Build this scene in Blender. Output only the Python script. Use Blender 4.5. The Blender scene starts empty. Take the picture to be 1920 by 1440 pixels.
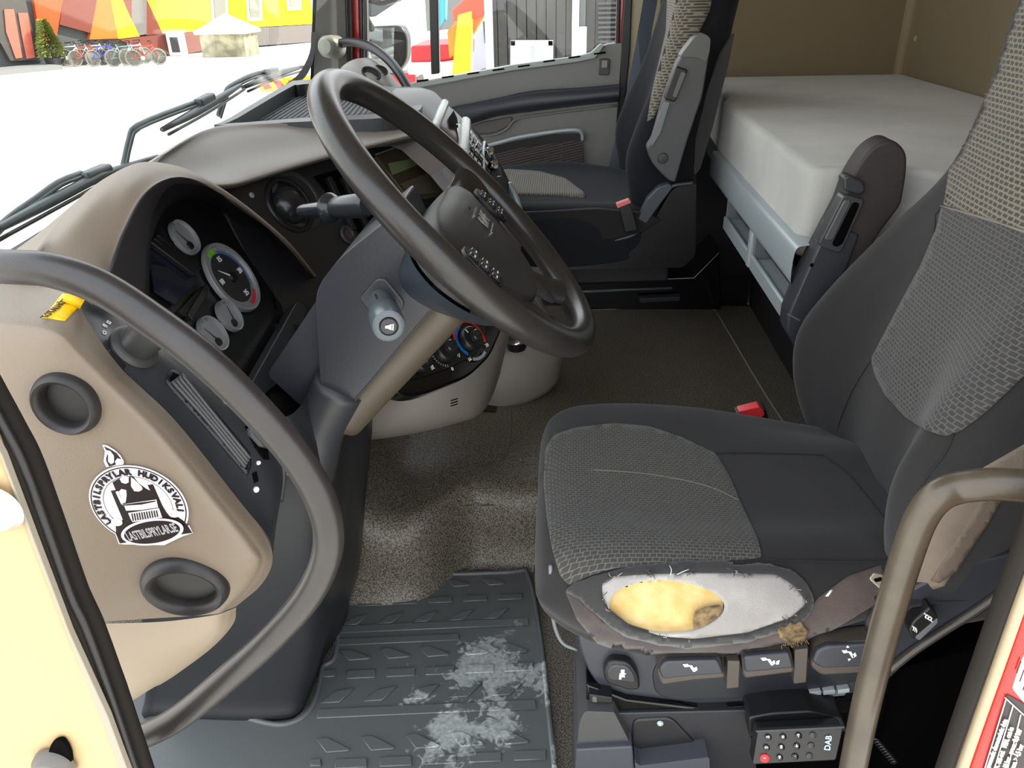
import bpy, bmesh, math, random
from mathutils import Vector as Vc, Matrix
from mathutils.bvhtree import BVHTree
from mathutils.geometry import delaunay_2d_cdt, tessellate_polygon
from math import sin, cos, pi, radians, sqrt, atan2
import numpy as np

# ---------------------------------------------------------------- camera
S = bpy.context.scene
COL = S.collection
FPX, PITCH, YAW, ROLL = 1450.0, radians(27.5), radians(4.0), radians(1.4)
CAM = Vc((0, 0, 1.17))
fw = Vc((-sin(YAW)*cos(PITCH), cos(YAW)*cos(PITCH), -sin(PITCH)))
_r0 = Vc((cos(YAW), sin(YAW), 0)); _u0 = _r0.cross(fw)
rt = _r0*cos(ROLL) - _u0*sin(ROLL); up = _u0*cos(ROLL) + _r0*sin(ROLL)
cd = bpy.data.cameras.new('camera'); cam = bpy.data.objects.new('camera', cd); COL.objects.link(cam)
cd.sensor_fit = 'HORIZONTAL'; cd.sensor_width = 36; cd.lens = FPX*36/1920; cd.clip_start = 0.02; cd.clip_end = 400
M = Matrix((rt, up, -fw)).transposed().to_4x4(); M.translation = CAM
cam.matrix_world = M; S.camera = cam
# ---------------------------------------------------------------- light, exposure
S.view_settings.view_transform = 'Standard'; S.view_settings.look = 'None'
S.view_settings.gamma = 1; S.view_settings.use_curve_mapping = False
S.view_settings.exposure = 1.15
w = bpy.data.worlds.new('sky'); S.world = w; w.use_nodes = True
nt = w.node_tree; bg = nt.nodes['Background']
tc = nt.nodes.new('ShaderNodeTexCoord'); sp = nt.nodes.new('ShaderNodeSeparateXYZ'); cr = nt.nodes.new('ShaderNodeValToRGB')
nt.links.new(tc.outputs['Generated'], sp.inputs[0]); nt.links.new(sp.outputs['Z'], cr.inputs[0]); nt.links.new(cr.outputs[0], bg.inputs[0])
cr.color_ramp.elements[0].color = (1, .985, .96, 1); cr.color_ramp.elements[1].color = (.80, .89, 1, 1)
bg.inputs[1].default_value = 1.5
sl = bpy.data.lights.new('sun', 'SUN'); sl.energy = 4.0; sl.angle = radians(.6); sl.color = (1, .93, .8)
so = bpy.data.objects.new('sun', sl); COL.objects.link(so)
so.rotation_euler = Vc((.85, .22, .80)).to_track_quat('Z', 'Y').to_euler()

# ---------------------------------------------------------------- helpers
def ray(u, v): return rt*((u-960)/FPX) + up*((720-v)/FPX) + fw
def Y(u, v, y): d = ray(u, v); return CAM + d*(y/d.y)
def X(u, v, x): d = ray(u, v); return CAM + d*(x/d.x)
def Z(u, v, z): d = ray(u, v); return CAM + d*((z-CAM.z)/d.z)
class PL:                                    # a real plane: point, normal
    def __init__(s, p, n, h=None):
        s.p = Vc(p); s.n = Vc(n).normalized()
        s.h = (Vc(h) if h else Vc((0, 0, 1)).cross(s.n)).normalized()
        s.h = (s.h - s.n*s.h.dot(s.n)).normalized(); s.v = s.n.cross(s.h)
    def __call__(s, u, v): d = ray(u, v); return CAM + d*((s.p-CAM).dot(s.n)/d.dot(s.n))
    def at(s, a, b, c=0): return s.p + s.h*a + s.v*b + s.n*c
    def off(s, c): return PL(s.p + s.n*c, s.n, s.h)
def on(f, pts, *a): return [f(p[0], p[1], *a) for p in pts]

def lin(c):
    return tuple(((x/255)/12.92 if x/255 <= .04045 else ((x/255+.055)/1.055)**2.4) for x in c[:3]) + (1,)
MATS = {}
def mat(name, rgb, rough=.6, metal=0, bump=0, bscale=400, spec=.5, var=0, vscale=8, rgb2=None, emit=0, coat=0, trans=0, sheen=0):
    if name in MATS: return MATS[name]
    m = bpy.data.materials.new(name); m.use_nodes = True; MATS[name] = m
    n = m.node_tree.nodes; L = m.node_tree.links; b = n['Principled BSDF']
    b.inputs['Base Color'].default_value = lin(rgb); b.inputs['Roughness'].default_value = rough
    b.inputs['Metallic'].default_value = metal; b.inputs['Specular IOR Level'].default_value = spec
    b.inputs['Coat Weight'].default_value = coat; b.inputs['Sheen Weight'].default_value = sheen
    b.inputs['Sheen Roughness'].default_value = .5
    t = n.new('ShaderNodeTexCoord')
    if var or rgb2:
        ns = n.new('ShaderNodeTexNoise'); ns.inputs['Scale'].default_value = vscale; ns.inputs['Detail'].default_value = 6
        L.new(t.outputs['Object'], ns.inputs['Vector'])
        mx = n.new('ShaderNodeMix'); mx.data_type = 'RGBA'
        c = lin(rgb); c2 = lin(rgb2) if rgb2 else tuple(x*(1-var) for x in c[:3]) + (1,)
        mx.inputs[6].default_value = c; mx.inputs[7].default_value = c2
        r = n.new('ShaderNodeValToRGB'); r.color_ramp.elements[0].position = .38; r.color_ramp.elements[1].position = .62
        L.new(ns.outputs['Fac'], r.inputs[0]); L.new(r.outputs[0], mx.inputs[0]); L.new(mx.outputs[2], b.inputs['Base Color'])
    if bump:
        ns = n.new('ShaderNodeTexNoise'); ns.inputs['Scale'].default_value = bscale; ns.inputs['Detail'].default_value = 3
        L.new(t.outputs['Object'], ns.inputs['Vector'])
        bp = n.new('ShaderNodeBump'); bp.inputs['Strength'].default_value = bump; bp.inputs['Distance'].default_value = .001
        L.new(ns.outputs['Fac'], bp.inputs['Height']); L.new(bp.outputs[0], b.inputs['Normal'])
    if emit:
        b.inputs['Emission Color'].default_value = lin(rgb); b.inputs['Emission Strength'].default_value = emit
    if trans: b.inputs['Transmission Weight'].default_value = trans
    return m

def mesh(name, V, F, m, parent=None, smooth=True, uv=None):
    me = bpy.data.meshes.new(name); me.from_pydata([tuple(v) for v in V], [], F); me.validate()
    if m: me.materials.append(m)
    if smooth: me.polygons.foreach_set('use_smooth', [True]*len(me.polygons))
    if uv is not None:
        l = me.uv_layers.new(name='UVMap'); li = [0]*len(me.loops); me.loops.foreach_get('vertex_index', li)
        l.data.foreach_set('uv', [c for i in li for c in uv[i]])
    o = bpy.data.objects.new(name, me); COL.objects.link(o)
    if parent is not None:
        o.parent = parent; o.matrix_parent_inverse = Matrix.Translation(-WP[parent.name])
        WP[o.name] = Vc((0, 0, 0))
    else:
        WP[o.name] = Vc((0, 0, 0))
    return o
WP = {}
def thing(name, label, cat, base, group=None, kind=None):
    o = bpy.data.objects.new(name, None); COL.objects.link(o); o.empty_display_size = .05
    o.location = Vc(base); WP[o.name] = Vc(base); tag(o, label, cat, group, kind); return o
def tag(o, label=None, cat=None, group=None, kind=None):
    if label: o['label'] = label
    if cat: o['category'] = cat
    if group: o['group'] = group
    if kind: o['kind'] = kind
    return o
def dup(root, loc, rz=0, label=None, sc=1):
    r = root.copy(); COL.objects.link(r); r.location = loc; r.rotation_euler = (0, 0, rz); r.scale = (sc,)*3
    if label: r['label'] = label
    for ch in list(root.children):
        c = ch.copy(); COL.objects.link(c); c.parent = r
        for g in list(ch.children):
            d = g.copy(); COL.objects.link(d); d.parent = c
    return r
def bevel(o, wd, seg=3, ang=35):
    b = o.modifiers.new('bevel', 'BEVEL'); b.width = wd; b.segments = seg; b.limit_method = 'ANGLE'; b.angle_limit = radians(ang)
    b.harden_normals = False
    return o
def solid(o, t, off=-1):
    s = o.modifiers.new('solid', 'SOLIDIFY'); s.thickness = t; s.offset = off; return o
def cr_pts(P, n, closed=False):
    P = [Vc(p) for p in P]; out = []; N = len(P)
    rng = range(N) if closed else range(N-1)
    for i in rng:
        if closed: a, b, c, d = P[(i-1) % N], P[i], P[(i+1) % N], P[(i+2) % N]
        else:
            b, c = P[i], P[i+1]; a = P[i-1] if i else b*2-c; d = P[i+2] if i+2 < N else c*2-b
        for k in range(n):
            t = k/n; t2 = t*t; t3 = t2*t
            out.append(((b*2) + (c-a)*t + (a*2-b*5+c*4-d)*t2 + (b*3-a-c*3+d)*t3)*.5)
    if not closed: out.append(P[-1])
    return out
def rp(pts, r, seg=5):
    """round the corners of a 2-D polygon"""
    out = []; N = len(pts)
    for i in range(N):
        a, b, c = (Vc((p[0], p[1])) for p in (pts[i-1], pts[i], pts[(i+1) % N]))
        rr = pts[i][2] if len(pts[i]) > 2 else r
        l = min(rr, (a-b).length*.49, (c-b).length*.49)
        s = b+(a-b).normalized()*l; e = b+(c-b).normalized()*l
        if l < 1e-6: out.append((b.x, b.y)); continue
        for k in range(seg+1):
            t = k/seg; q = s*(1-t)**2 + b*2*t*(1-t) + e*t*t; out.append((q.x, q.y))
    return out
def patch(name, rows, m, parent=None, su=4, sv=4, cu=False, cap=False, uvs=None, get=False):
    """smooth surface through a control grid; cu: each row is a closed loop; cap closes both ends"""
    R = [cr_pts(r, su, cu) for r in rows]
    if sv > 1 and len(R) > 1:
        cols = [cr_pts([r[i] for r in R], sv) for i in range(len(R[0]))]; R = [[c[j] for c in cols] for j in range(len(cols[0]))]
    nu = len(R[0]); nv = len(R); V = [p for r in R for p in r]; F = []
    for j in range(nv-1):
        for i in range(nu if cu else nu-1):
            F.append((j*nu+i, j*nu+(i+1) % nu, (j+1)*nu+(i+1) % nu, (j+1)*nu+i))
    if cap: F.append(tuple(range(nu))[::-1]); F.append(tuple((nv-1)*nu+i for i in range(nu)))
    if get: return V, F
    uv = None
    if uvs: uv = [(i/(nu-1)*uvs[0], j/(nv-1)*uvs[1]) for j in range(nv) for i in range(nu)]
    return mesh(name, V, F, m, parent, uv=uv)
def tube(name, pts, r, m, parent=None, n=8, seg=16, closed=False, caps=True, flat=1, raw=False):
    P = [Vc(p) for p in pts] if raw else cr_pts(pts, n, closed); N = len(P)
    if isinstance(r, (list, tuple)):
        k = len(r)-1; R = [r[min(int(i/(N-1)*k), k-1)]*(1-(i/(N-1)*k-min(int(i/(N-1)*k), k-1))) + r[min(int(i/(N-1)*k), k-1)+1]*(i/(N-1)*k-min(int(i/(N-1)*k), k-1)) for i in range(N)]
    else: R = [r]*N
    V = []; F = []; nrm = None
    for i in range(N):
        t = (P[(i+1) % N]-P[i-1]) if closed else (P[min(i+1, N-1)]-P[max(i-1, 0)]); t.normalize()
        if nrm is None: nrm = t.cross(Vc((0, 0, 1)));  nrm = nrm if nrm.length > .1 else t.cross(Vc((1, 0, 0)))
        nrm = (nrm - t*nrm.dot(t)).normalized(); bn = t.cross(nrm)
        for k in range(seg): a = 2*pi*k/seg; V.append(P[i] + nrm*cos(a)*R[i] + bn*sin(a)*R[i]*flat)
    for i in range(N if closed else N-1):
        for k in range(seg): j = (i+1) % N; F.append((i*seg+k, i*seg+(k+1) % seg, j*seg+(k+1) % seg, j*seg+k))
    if caps and not closed: F += [tuple(range(seg))[::-1], tuple((N-1)*seg+k for k in range(seg))]
    return mesh(name, V, F, m, parent)
def slab(name, pts, d, m, parent=None, bev=0, seg=3, smooth=False):
    """planar outline (3-D points) extruded by vector d"""
    n = len(pts); d = Vc(d); V = [Vc(p) for p in pts] + [Vc(p)+d for p in pts]
    bm = bmesh.new(); vs = [bm.verts.new(v) for v in V]
    try:
        bm.faces.new(vs[:n]); bm.faces.new(vs[n:][::-1])
    except ValueError: pass
    for i in range(n): bm.faces.new((vs[i], vs[(i+1) % n], vs[n+(i+1) % n], vs[n+i]))
    bmesh.ops.recalc_face_normals(bm, faces=bm.faces)
    me = bpy.data.meshes.new(name); bm.to_mesh(me); bm.free(); me.materials.append(m)
    o = bpy.data.objects.new(name, me); COL.objects.link(o); WP[o.name] = Vc((0, 0, 0))
    if parent is not None: o.parent = parent; o.matrix_parent_inverse = Matrix.Translation(-WP[parent.name])
    if bev: bevel(o, bev, seg)
    if smooth or bev: me.polygons.foreach_set('use_smooth', [True]*len(me.polygons)); me.set_sharp_from_angle(angle=radians(40))
    return o
def box(name, c, s, m, parent=None, bev=0, ax=None):
    c = Vc(c); A = ax or (Vc((1, 0, 0)), Vc((0, 1, 0)), Vc((0, 0, 1)))
    o = c - A[2]*s[2]/2
    p = [o + A[0]*a*s[0]/2 + A[1]*b*s[1]/2 for a, b in ((-1, -1), (1, -1), (1, 1), (-1, 1))]
    return slab(name, p, A[2]*s[2], m, parent, bev)
def lathe(name, prof, o, ax, m, parent=None, seg=32, ell=1, h=None):
    ax = Vc(ax).normalized(); o = Vc(o); a = Vc(h) if h else ax.cross(Vc((0, 0, 1)) if abs(ax.z) < .9 else Vc((1, 0, 0)))
    a = (a-ax*a.dot(ax)).normalized(); b = ax.cross(a)
    V = []; F = []
    for r, z in prof:
        for k in range(seg): t = 2*pi*k/seg; V.append(o + ax*z + a*cos(t)*r + b*sin(t)*r*ell)
    for i in range(len(prof)-1):
        for k in range(seg): F.append((i*seg+k, i*seg+(k+1) % seg, (i+1)*seg+(k+1) % seg, (i+1)*seg+k))
    if prof[0][0] > 1e-5: F.append(tuple(range(seg))[::-1])
    if prof[-1][0] > 1e-5: F.append(tuple((len(prof)-1)*seg+k for k in range(seg)))
    ob = mesh(name, V, F, m, parent); ob.data.set_sharp_from_angle(angle=radians(38)); return ob
def ring(name, o, ax, r, t, m, parent=None, seg=48, h=None, ell=1):
    return lathe(name, [(r + t*cos(a), t*sin(a)) for a in [2*pi*k/10 for k in range(11)]], o, ax, m, parent, seg, ell, h)
def text(name, s, o, h, v, size, m, parent=None, ext=.0004, align='CENTER', bold=0, raw=False):
    cu = bpy.data.curves.new(name, 'FONT'); cu.body = s; cu.size = size; cu.extrude = ext; cu.align_x = align; cu.align_y = 'CENTER'; cu.offset = bold
    cu.resolution_u = 3
    t = bpy.data.objects.new(name, cu); COL.objects.link(t)
    dg = bpy.context.evaluated_depsgraph_get(); me = bpy.data.meshes.new_from_object(t.evaluated_get(dg)); bpy.data.objects.remove(t)
    h = Vc(h); v = Vc(v); n = h.cross(v).normalized()
    Mx = Matrix((h, v, n)).transposed().to_4x4(); Mx.translation = Vc(o); me.transform(Mx)
    me.materials.clear(); me.materials.append(m)
    if raw: return me
    ob = bpy.data.objects.new(name, me); COL.objects.link(ob); WP[ob.name] = Vc((0, 0, 0))
    if parent is not None: ob.parent = parent; ob.matrix_parent_inverse = Matrix.Translation(-WP[parent.name])
    return ob
def bvh(*obs):
    V = []; F = []
    for o in obs:
        k = len(V); V += [v.co.copy() for v in o.data.vertices]; F += [tuple(i+k for i in p.vertices) for p in o.data.polygons]
    return BVHTree.FromPolygons(V, F)
def hitp(b, u, v, off=0, flip=True):
    d = ray(u, v).normalized(); h, n, i, ds = b.ray_cast(CAM, d)
    if h is None:
        h, n, i, ds = b.find_nearest(CAM + d*1.0)
        h0 = CAM + d*(h-CAM).dot(d)
        h, n, i, ds = b.find_nearest(h0)
    if n.dot(d) > 0: n = -n
    return h + n*off
def drape(name, b, outl, m, parent=None, off=.002, step=8, holes=(), uvs=None, skirt=True, proj=None):
    """a thin sheet with real thickness laid on surface b inside an outline"""
    pts = []; edges = []
    def loop(L):
        k = len(pts); n = len(L)
        for i, p in enumerate(L):
            pts.append(Vc((p[0], p[1]))); edges.append((k+i, k+(i+1) % n))
    dense = []
    for L in (outl,)+tuple(holes):
        D = []
        for i in range(len(L)):
            a = Vc(L[i][:2]); c = Vc(L[(i+1) % len(L)][:2]); n = max(1, int((c-a).length/step))
            D += [a + (c-a)*(k/n) for k in range(n)]
        dense.append(D); loop(D)
    def inside(p, L):
        r = False; n = len(L)
        for i in range(n):
            x1, y1 = L[i]; x2, y2 = L[i-1]
            if (y1 > p[1]) != (y2 > p[1]) and p[0] < (x2-x1)*(p[1]-y1)/(y2-y1)+x1: r = not r
        return r
    xs = [p.x for p in dense[0]]; ys = [p.y for p in dense[0]]
    yy = min(ys)+step/2
    while yy < max(ys):
        xx = min(xs)+step/2
        while xx < max(xs):
            q = (xx, yy)
            if inside(q, dense[0]) and not any(inside(q, D) for D in dense[1:]):
                if min((Vc(q)-p).length_squared for D in dense for p in D) > (step*.45)**2: pts.append(Vc(q))
            xx += step
        yy += step
    vs, es, fs, *_ = delaunay_2d_cdt(pts, edges, [], 0, 1e-4)
    F = []
    for f in fs:
        c = sum((vs[i] for i in f), Vc((0, 0)))/len(f)
        if inside(c, dense[0]) and not any(inside(c, D) for D in dense[1:]): F.append(tuple(f))
    top = [hitp(b, p.x, p.y, off) for p in vs]; V = list(top)
    if skirt:
        cnt = {}
        for f in F:
            for i in range(len(f)):
                e = (f[i], f[(i+1) % len(f)]); cnt[tuple(sorted(e))] = cnt.get(tuple(sorted(e)), 0)+1
        low = {}
        for f in list(F):
            for i in range(len(f)):
                a, c = f[i], f[(i+1) % len(f)]
                if cnt[tuple(sorted((a, c)))] == 1:
                    for q in (a, c):
                        if q not in low: low[q] = len(V); V.append(hitp(b, vs[q].x, vs[q].y, -.0015))
                    F.append((c, a, low[a], low[c]))
    uv = None
    if uvs:
        O, h, vv = uvs; uv = [((p-O).dot(h), (p-O).dot(vv)) for p in V]
    return mesh(name, V, F, m, parent, uv=uv)
# ---------------------------------------------------------------- materials
BEIGE = mat('beige_plastic', (128, 115, 100), .5, bump=.35, bscale=420)
BEIGE2 = mat('grey_beige_plastic', (128, 122, 115), .5, bump=.25, bscale=500)
DGREY = mat('dark_grey_plastic', (50, 51, 54), .42, bump=.2, bscale=700)
BLACK = mat('black_plastic', (24, 24, 26), .4, bump=.15, bscale=700)
GLOSS = mat('gloss_black', (10, 10, 11), .12)
VOID = mat('black_void', (6, 6, 7), .9, spec=.05)
RUBBER = mat('black_rubber', (28, 27, 27), .5, bump=.1)
SEAL = mat('seal_rubber', (34, 31, 28), .75, bump=.2, bscale=300, spec=.15)
TUBEM = mat('handle_coating', (46, 43, 42), .34, bump=.12, bscale=500, var=.25, vscale=20)
TUBET = mat('tan_lit_handle_coating', (80, 72, 60), .3, bump=.12, bscale=500, var=.25, vscale=20)  # handle coating with the warm tan light put into its colour
SILVER = mat('silver_plastic', (168, 178, 182), .38, metal=.25)
SILV2 = mat('silver_grey_plastic', (112, 116, 119), .4, metal=.15)
CHROME = mat('chrome', (220, 220, 220), .12, metal=1)
WHITE = mat('white_print', (235, 235, 232), .6)
WHITEP = mat('white_paint', (225, 226, 224), .4)
RED = mat('red_paint', (205, 22, 14), .25, coat=.5)
CREAM = mat('jamb_cream_plastic', (184, 156, 114), .45, bump=.08, bscale=300)
WHEELM = mat('wheel_leather', (46, 44, 42), .29, bump=.18, bscale=420, var=.2, vscale=14)
HUBM = mat('wheel_hub_plastic', (40, 39, 38), .48, bump=.4, bscale=650)
SHROUD = mat('shroud_plastic', (42, 44, 50), .3, bump=.12, bscale=700)
DOORG = mat('door_grey_plastic', (112, 112, 110), .55, bump=.2, bscale=500)
FABWALL = mat('beige_wall_fabric', (134, 120, 96), .95, bump=.3, bscale=900)
YEL = mat('yellow_paint', (232, 200, 10), .6)
# carpet / speckled floor covering
def floor_mat():
    m = mat('speckled_floor_covering', (78, 72, 62), .5)
    n = m.node_tree.nodes; L = m.node_tree.links; b = n['Principled BSDF']; t = n.new('ShaderNodeTexCoord')
    v = n.new('ShaderNodeTexNoise'); v.inputs['Scale'].default_value = 330; v.inputs['Detail'].default_value = 2; L.new(t.outputs['Object'], v.inputs['Vector'])
    r = n.new('ShaderNodeValToRGB'); e = r.color_ramp.elements; e[0].position = .44; e[0].color = lin((60, 56, 49)); e[1].position = .56; e[1].color = lin((122, 114, 101))
    L.new(v.outputs['Fac'], r.inputs[0])
    q = n.new('ShaderNodeTexNoise'); q.inputs['Scale'].default_value = 5; q.inputs['Detail'].default_value = 5; L.new(t.outputs['Object'], q.inputs['Vector'])
    r2 = n.new('ShaderNodeMapRange'); r2.inputs[1].default_value = .35; r2.inputs[2].default_value = .7; r2.inputs[3].default_value = .36; r2.inputs[4].default_value = .55
    L.new(q.outputs['Fac'], r2.inputs[0]); L.new(r2.outputs[0], b.inputs['Roughness'])
    L.new(r.outputs[0], b.inputs['Base Color'])
    bp = n.new('ShaderNodeBump'); bp.inputs['Strength'].default_value = .6; bp.inputs['Distance'].default_value = .0015
    L.new(v.outputs['Fac'], bp.inputs['Height']); L.new(bp.outputs[0], b.inputs['Normal']); return m
FLOORM = floor_mat()

def knit(name, c1, c2, sx, sy, strength=.8, mort=.12, rough=.9, frac=.5):
    """knitted fabric: short light stitches in rows (UV in metres)"""
    m = mat(name, c1, rough, sheen=.15); n = m.node_tree.nodes; L = m.node_tree.links; b = n['Principled BSDF']; t = n.new('ShaderNodeTexCoord')
    k = n.new('ShaderNodeTexBrick'); k.offset = .5; k.inputs['Scale'].default_value = 1; k.inputs['Brick Width'].default_value = sx; k.inputs['Row Height'].default_value = sy
    k.inputs['Mortar Size'].default_value = sy*mort; k.inputs['Mortar Smooth'].default_value = .6
    k.inputs['Color1'].default_value = lin(c1); k.inputs['Color2'].default_value = tuple(x*.75 for x in lin(c1)[:3]) + (1,); k.inputs['Mortar'].default_value = lin(c2)
    nz = n.new('ShaderNodeTexNoise'); nz.inputs['Scale'].default_value = 120; L.new(t.outputs['UV'], nz.inputs['Vector'])
    ad = n.new('ShaderNodeMixRGB'); ad.blend_type = 'ADD'; ad.inputs[0].default_value = .003; L.new(t.outputs['UV'], ad.inputs[1]); L.new(nz.outputs['Color'], ad.inputs[2])
    L.new(ad.outputs[0], k.inputs['Vector']); L.new(k.outputs['Color'], b.inputs['Base Color'])
    bp = n.new('ShaderNodeBump'); bp.inputs['Strength'].default_value = strength; bp.inputs['Distance'].default_value = .001
    L.new(k.outputs['Fac'], bp.inputs['Height']); L.new(bp.outputs[0], b.inputs['Normal']); return m
KNIT_SEAT = knit('grey_seat_knit', (62, 61, 60), (102, 99, 92), .0075, .0058, mort=.13)
KNIT_BACK = knit('grey_back_knit', (58, 57, 59), (86, 84, 80), .0095, .0062, mort=.17, strength=.5)
KNIT_RIB = knit('ribbed_grey_knit', (66, 63, 58), (122, 115, 101), .012, .0068, mort=.28, strength=.5)
KNIT_DOOR = knit('dark_ribbed_door_fabric', (52, 46, 44), (92, 84, 80), 50, .009, mort=.2)
FAB = mat('black_seat_fabric', (42, 41, 42), .92, bump=.5, bscale=900, spec=.3, sheen=.12, var=.15, vscale=6)
FABN = mat('navy_black_fabric', (22, 23, 28), .9, bump=.4, bscale=900, spec=.25, sheen=.05)
FABBR = mat('worn_brown_fabric', (84, 72, 68), .92, bump=.6, bscale=500, sheen=.2, rgb2=(58, 52, 52), vscale=16)
FABTAN = mat('tan_side_fabric', (128, 116, 104), .9, bump=.4, bscale=700, var=.15, vscale=20)
LINING = mat('white_lining', (172, 168, 164), .9, bump=.6, bscale=500, rgb2=(150, 147, 145), vscale=12)
FOAM = mat('yellow_foam', (212, 188, 134), .95, bump=.8, bscale=260, rgb2=(196, 166, 104), vscale=30)
FOAM2 = mat('old_brown_foam', (140, 118, 84), .95, bump=1, bscale=300, rgb2=(84, 70, 50), vscale=90)
FRAY = mat('frayed_black_thread', (44, 43, 44), .95, bump=.8, bscale=900, sheen=.4)

# ================================================================ OUTSIDE
GZ = -1.4
g = mesh('ground', [(-70, -30, GZ), (40, -30, GZ), (40, 110, GZ), (-70, 110, GZ)], [(0, 1, 2, 3)],
         mat('pale_sunlit_concrete', (208, 205, 198), .9, bump=.3, bscale=3, var=.06, vscale=.7), smooth=False)
tag(g, kind='structure')
FA, FB = Vc((-19.86, 31.43, 0)), Vc((-12.99, 42.66, 0)); fd = (FB-FA).normalized(); fn = Vc((fd.y, -fd.x, 0))
FP = PL(FA, fn, fd)
fac = thing('painted_building', 'large building wall painted in orange, yellow, brown and grey slanting shapes', 'building', Z(250, 115, GZ))
def fcol(n, c): return mat(n, c, .8, bump=.1, bscale=2)
F_OR, F_OR2, F_YE = fcol('facade_red_orange', (215, 72, 18)), fcol('facade_orange', (222, 100, 26)), fcol('facade_yellow', (224, 198, 6))
F_BR, F_DG, F_GR = fcol('facade_brown', (112, 50, 36)), fcol('facade_dark_grey', (76, 80, 80)), fcol('facade_grey', (106, 100, 98))
b0 = FP.at(-12, GZ, -.2); b1 = FP.at(45, GZ, -.2)
slab('wall', [b0, b1, b1+Vc((0, 0, 9)), b0+Vc((0, 0, 9))], -fn*.3, F_DG, fac)
def fpan(pts, m, k=0):
    P = on(FP.off(.02+.01*k), pts); slab('painted_panel', P, -fn*.2, m, fac)
fpan([(54, -60), (128, -60), (118, 0), (105, 76), (76, 76)], F_OR)
fpan([(-90, -60), (-4, -60), (10, 80), (-90, 82)], F_OR)
fpan([(128, -60), (194, -60), (182, 0), (170, 62), (112, 46), (118, 0)], F_BR)
fpan([(194, -60), (192, -60), (207, 0), (222, 72), (168, 74), (182, 0)], F_OR2)
fpan([(196, -60), (204, -60), (230, 0), (262, 68), (222, 73), (207, 0)], F_YE)
fpan([(204, -60), (247, -60), (247, 38), (230, 0)], F_BR)
fpan([(247, -60), (275, -60), (275, 64), (262, 66), (247, 38)], F_GR)
fpan([(275, -60), (276, -60), (276, 0), (305, 63), (275, 66)], F_BR)
fpan([(276, -60), (640, -60), (640, 42), (480, 51), (305, 63), (276, 0)], F_YE)
fpan([(225, 74), (305, 64), (395, 57), (392, 92), (330, 105), (290, 112)], F_BR, 1)
fpan([(395, 57), (640, 43), (640, 75), (480, 86), (392, 92)], F_GR, 1)
for x0, x1, yb in ((400, 428, 42), (466, 492, 38), (541, 565, 18)):
    fr = slab('window_frame', on(FP.off(.12), [(x0-6, -46), (x1-3, -46), (x1, yb), (x0, yb+2)]), -fn*.2, WHITEP, fac)
    slab('pane', on(FP.off(.16), [(x0-2, -42), (x1-7, -42), (x1-4, yb-6), (x0+4, yb-5)]), -fn*.03, mat('dull_pane', (130, 128, 118), .25), fr)
dr = slab('entrance_door', on(FP.off(.1), [(-30, -6), (44, -16), (74, 112), (20, 114), (-10, 60)]), -fn*.2, mat('door_frame_dark', (70, 66, 62), .5), fac)
slab('pane', on(FP.off(.16), [(8, 17), (26, 17), (42, 108), (30, 110), (12, 60)]), -fn*.04, mat('door_pane_pink', (190, 96, 78), .3), dr)
slab('pane', on(FP.off(.16), [(34, 24), (52, 24), (66, 108), (50, 110), (42, 70)]), -fn*.04, mat('door_pane_pink', (190, 96, 78), .3), dr)
pb = FP(76, 118); 
slab('porch_step', [FP.at((FP(0, 120)-FA).dot(fd)-6, GZ, 0), FP.at((FP(76, 120)-FA).dot(fd), GZ, 0), FP.at((FP(76, 120)-FA).dot(fd), GZ, 1.6), FP.at((FP(0, 120)-FA).dot(fd)-6, GZ, 1.6)], (0, 0, .15), mat('grey_step', (120, 122, 120), .9), fac)
pp = Z(76, 124, GZ); tube('porch_post', [pp, pp+Vc((-.35, 0, 4.5))], .13, mat('post_pink', (205, 150, 128), .6), fac, n=1, raw=True)
# conifer in a pot
p = Z(103, 127, GZ); t = thing('potted_conifer', 'small yellow-green conifer in a dark pot beside the orange building', 'plant', p)
lathe('pot', [(.22, 0), (.3, .35), (.27, .35), (.25, .3)], p, (0, 0, 1), DGREY, t, 14)
random.seed(4); V = []; F = []
for i in range(900):
    h = random.random()**.8; r = .42*(1-h)*(.5+.5*random.random())+.03; a = random.random()*2*pi
    c = p+Vc((cos(a)*r, sin(a)*r, .38+h*1.25)); d = Vc((cos(a), sin(a), random.uniform(-.3, .6))).normalized()*.2; s = d.cross(Vc((0, 0, 1))).normalized()*.035
    k = len(V); V += [c-s, c+s, c+d, c+d*.4+Vc((0, 0, .05))]; F += [(k, k+1, k+2), (k, k+3, k+2)]
tag(mesh('foliage', V, F, mat('conifer_green', (120, 130, 50), .8, var=.4, vscale=3), t, smooth=False), kind='stuff')
tube('trunk', [p+Vc((0, 0, .3)), p+Vc((0, 0, 1.5))], [.05, .02], mat('bark', (80, 60, 40), .9), t, n=1, raw=True)
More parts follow.
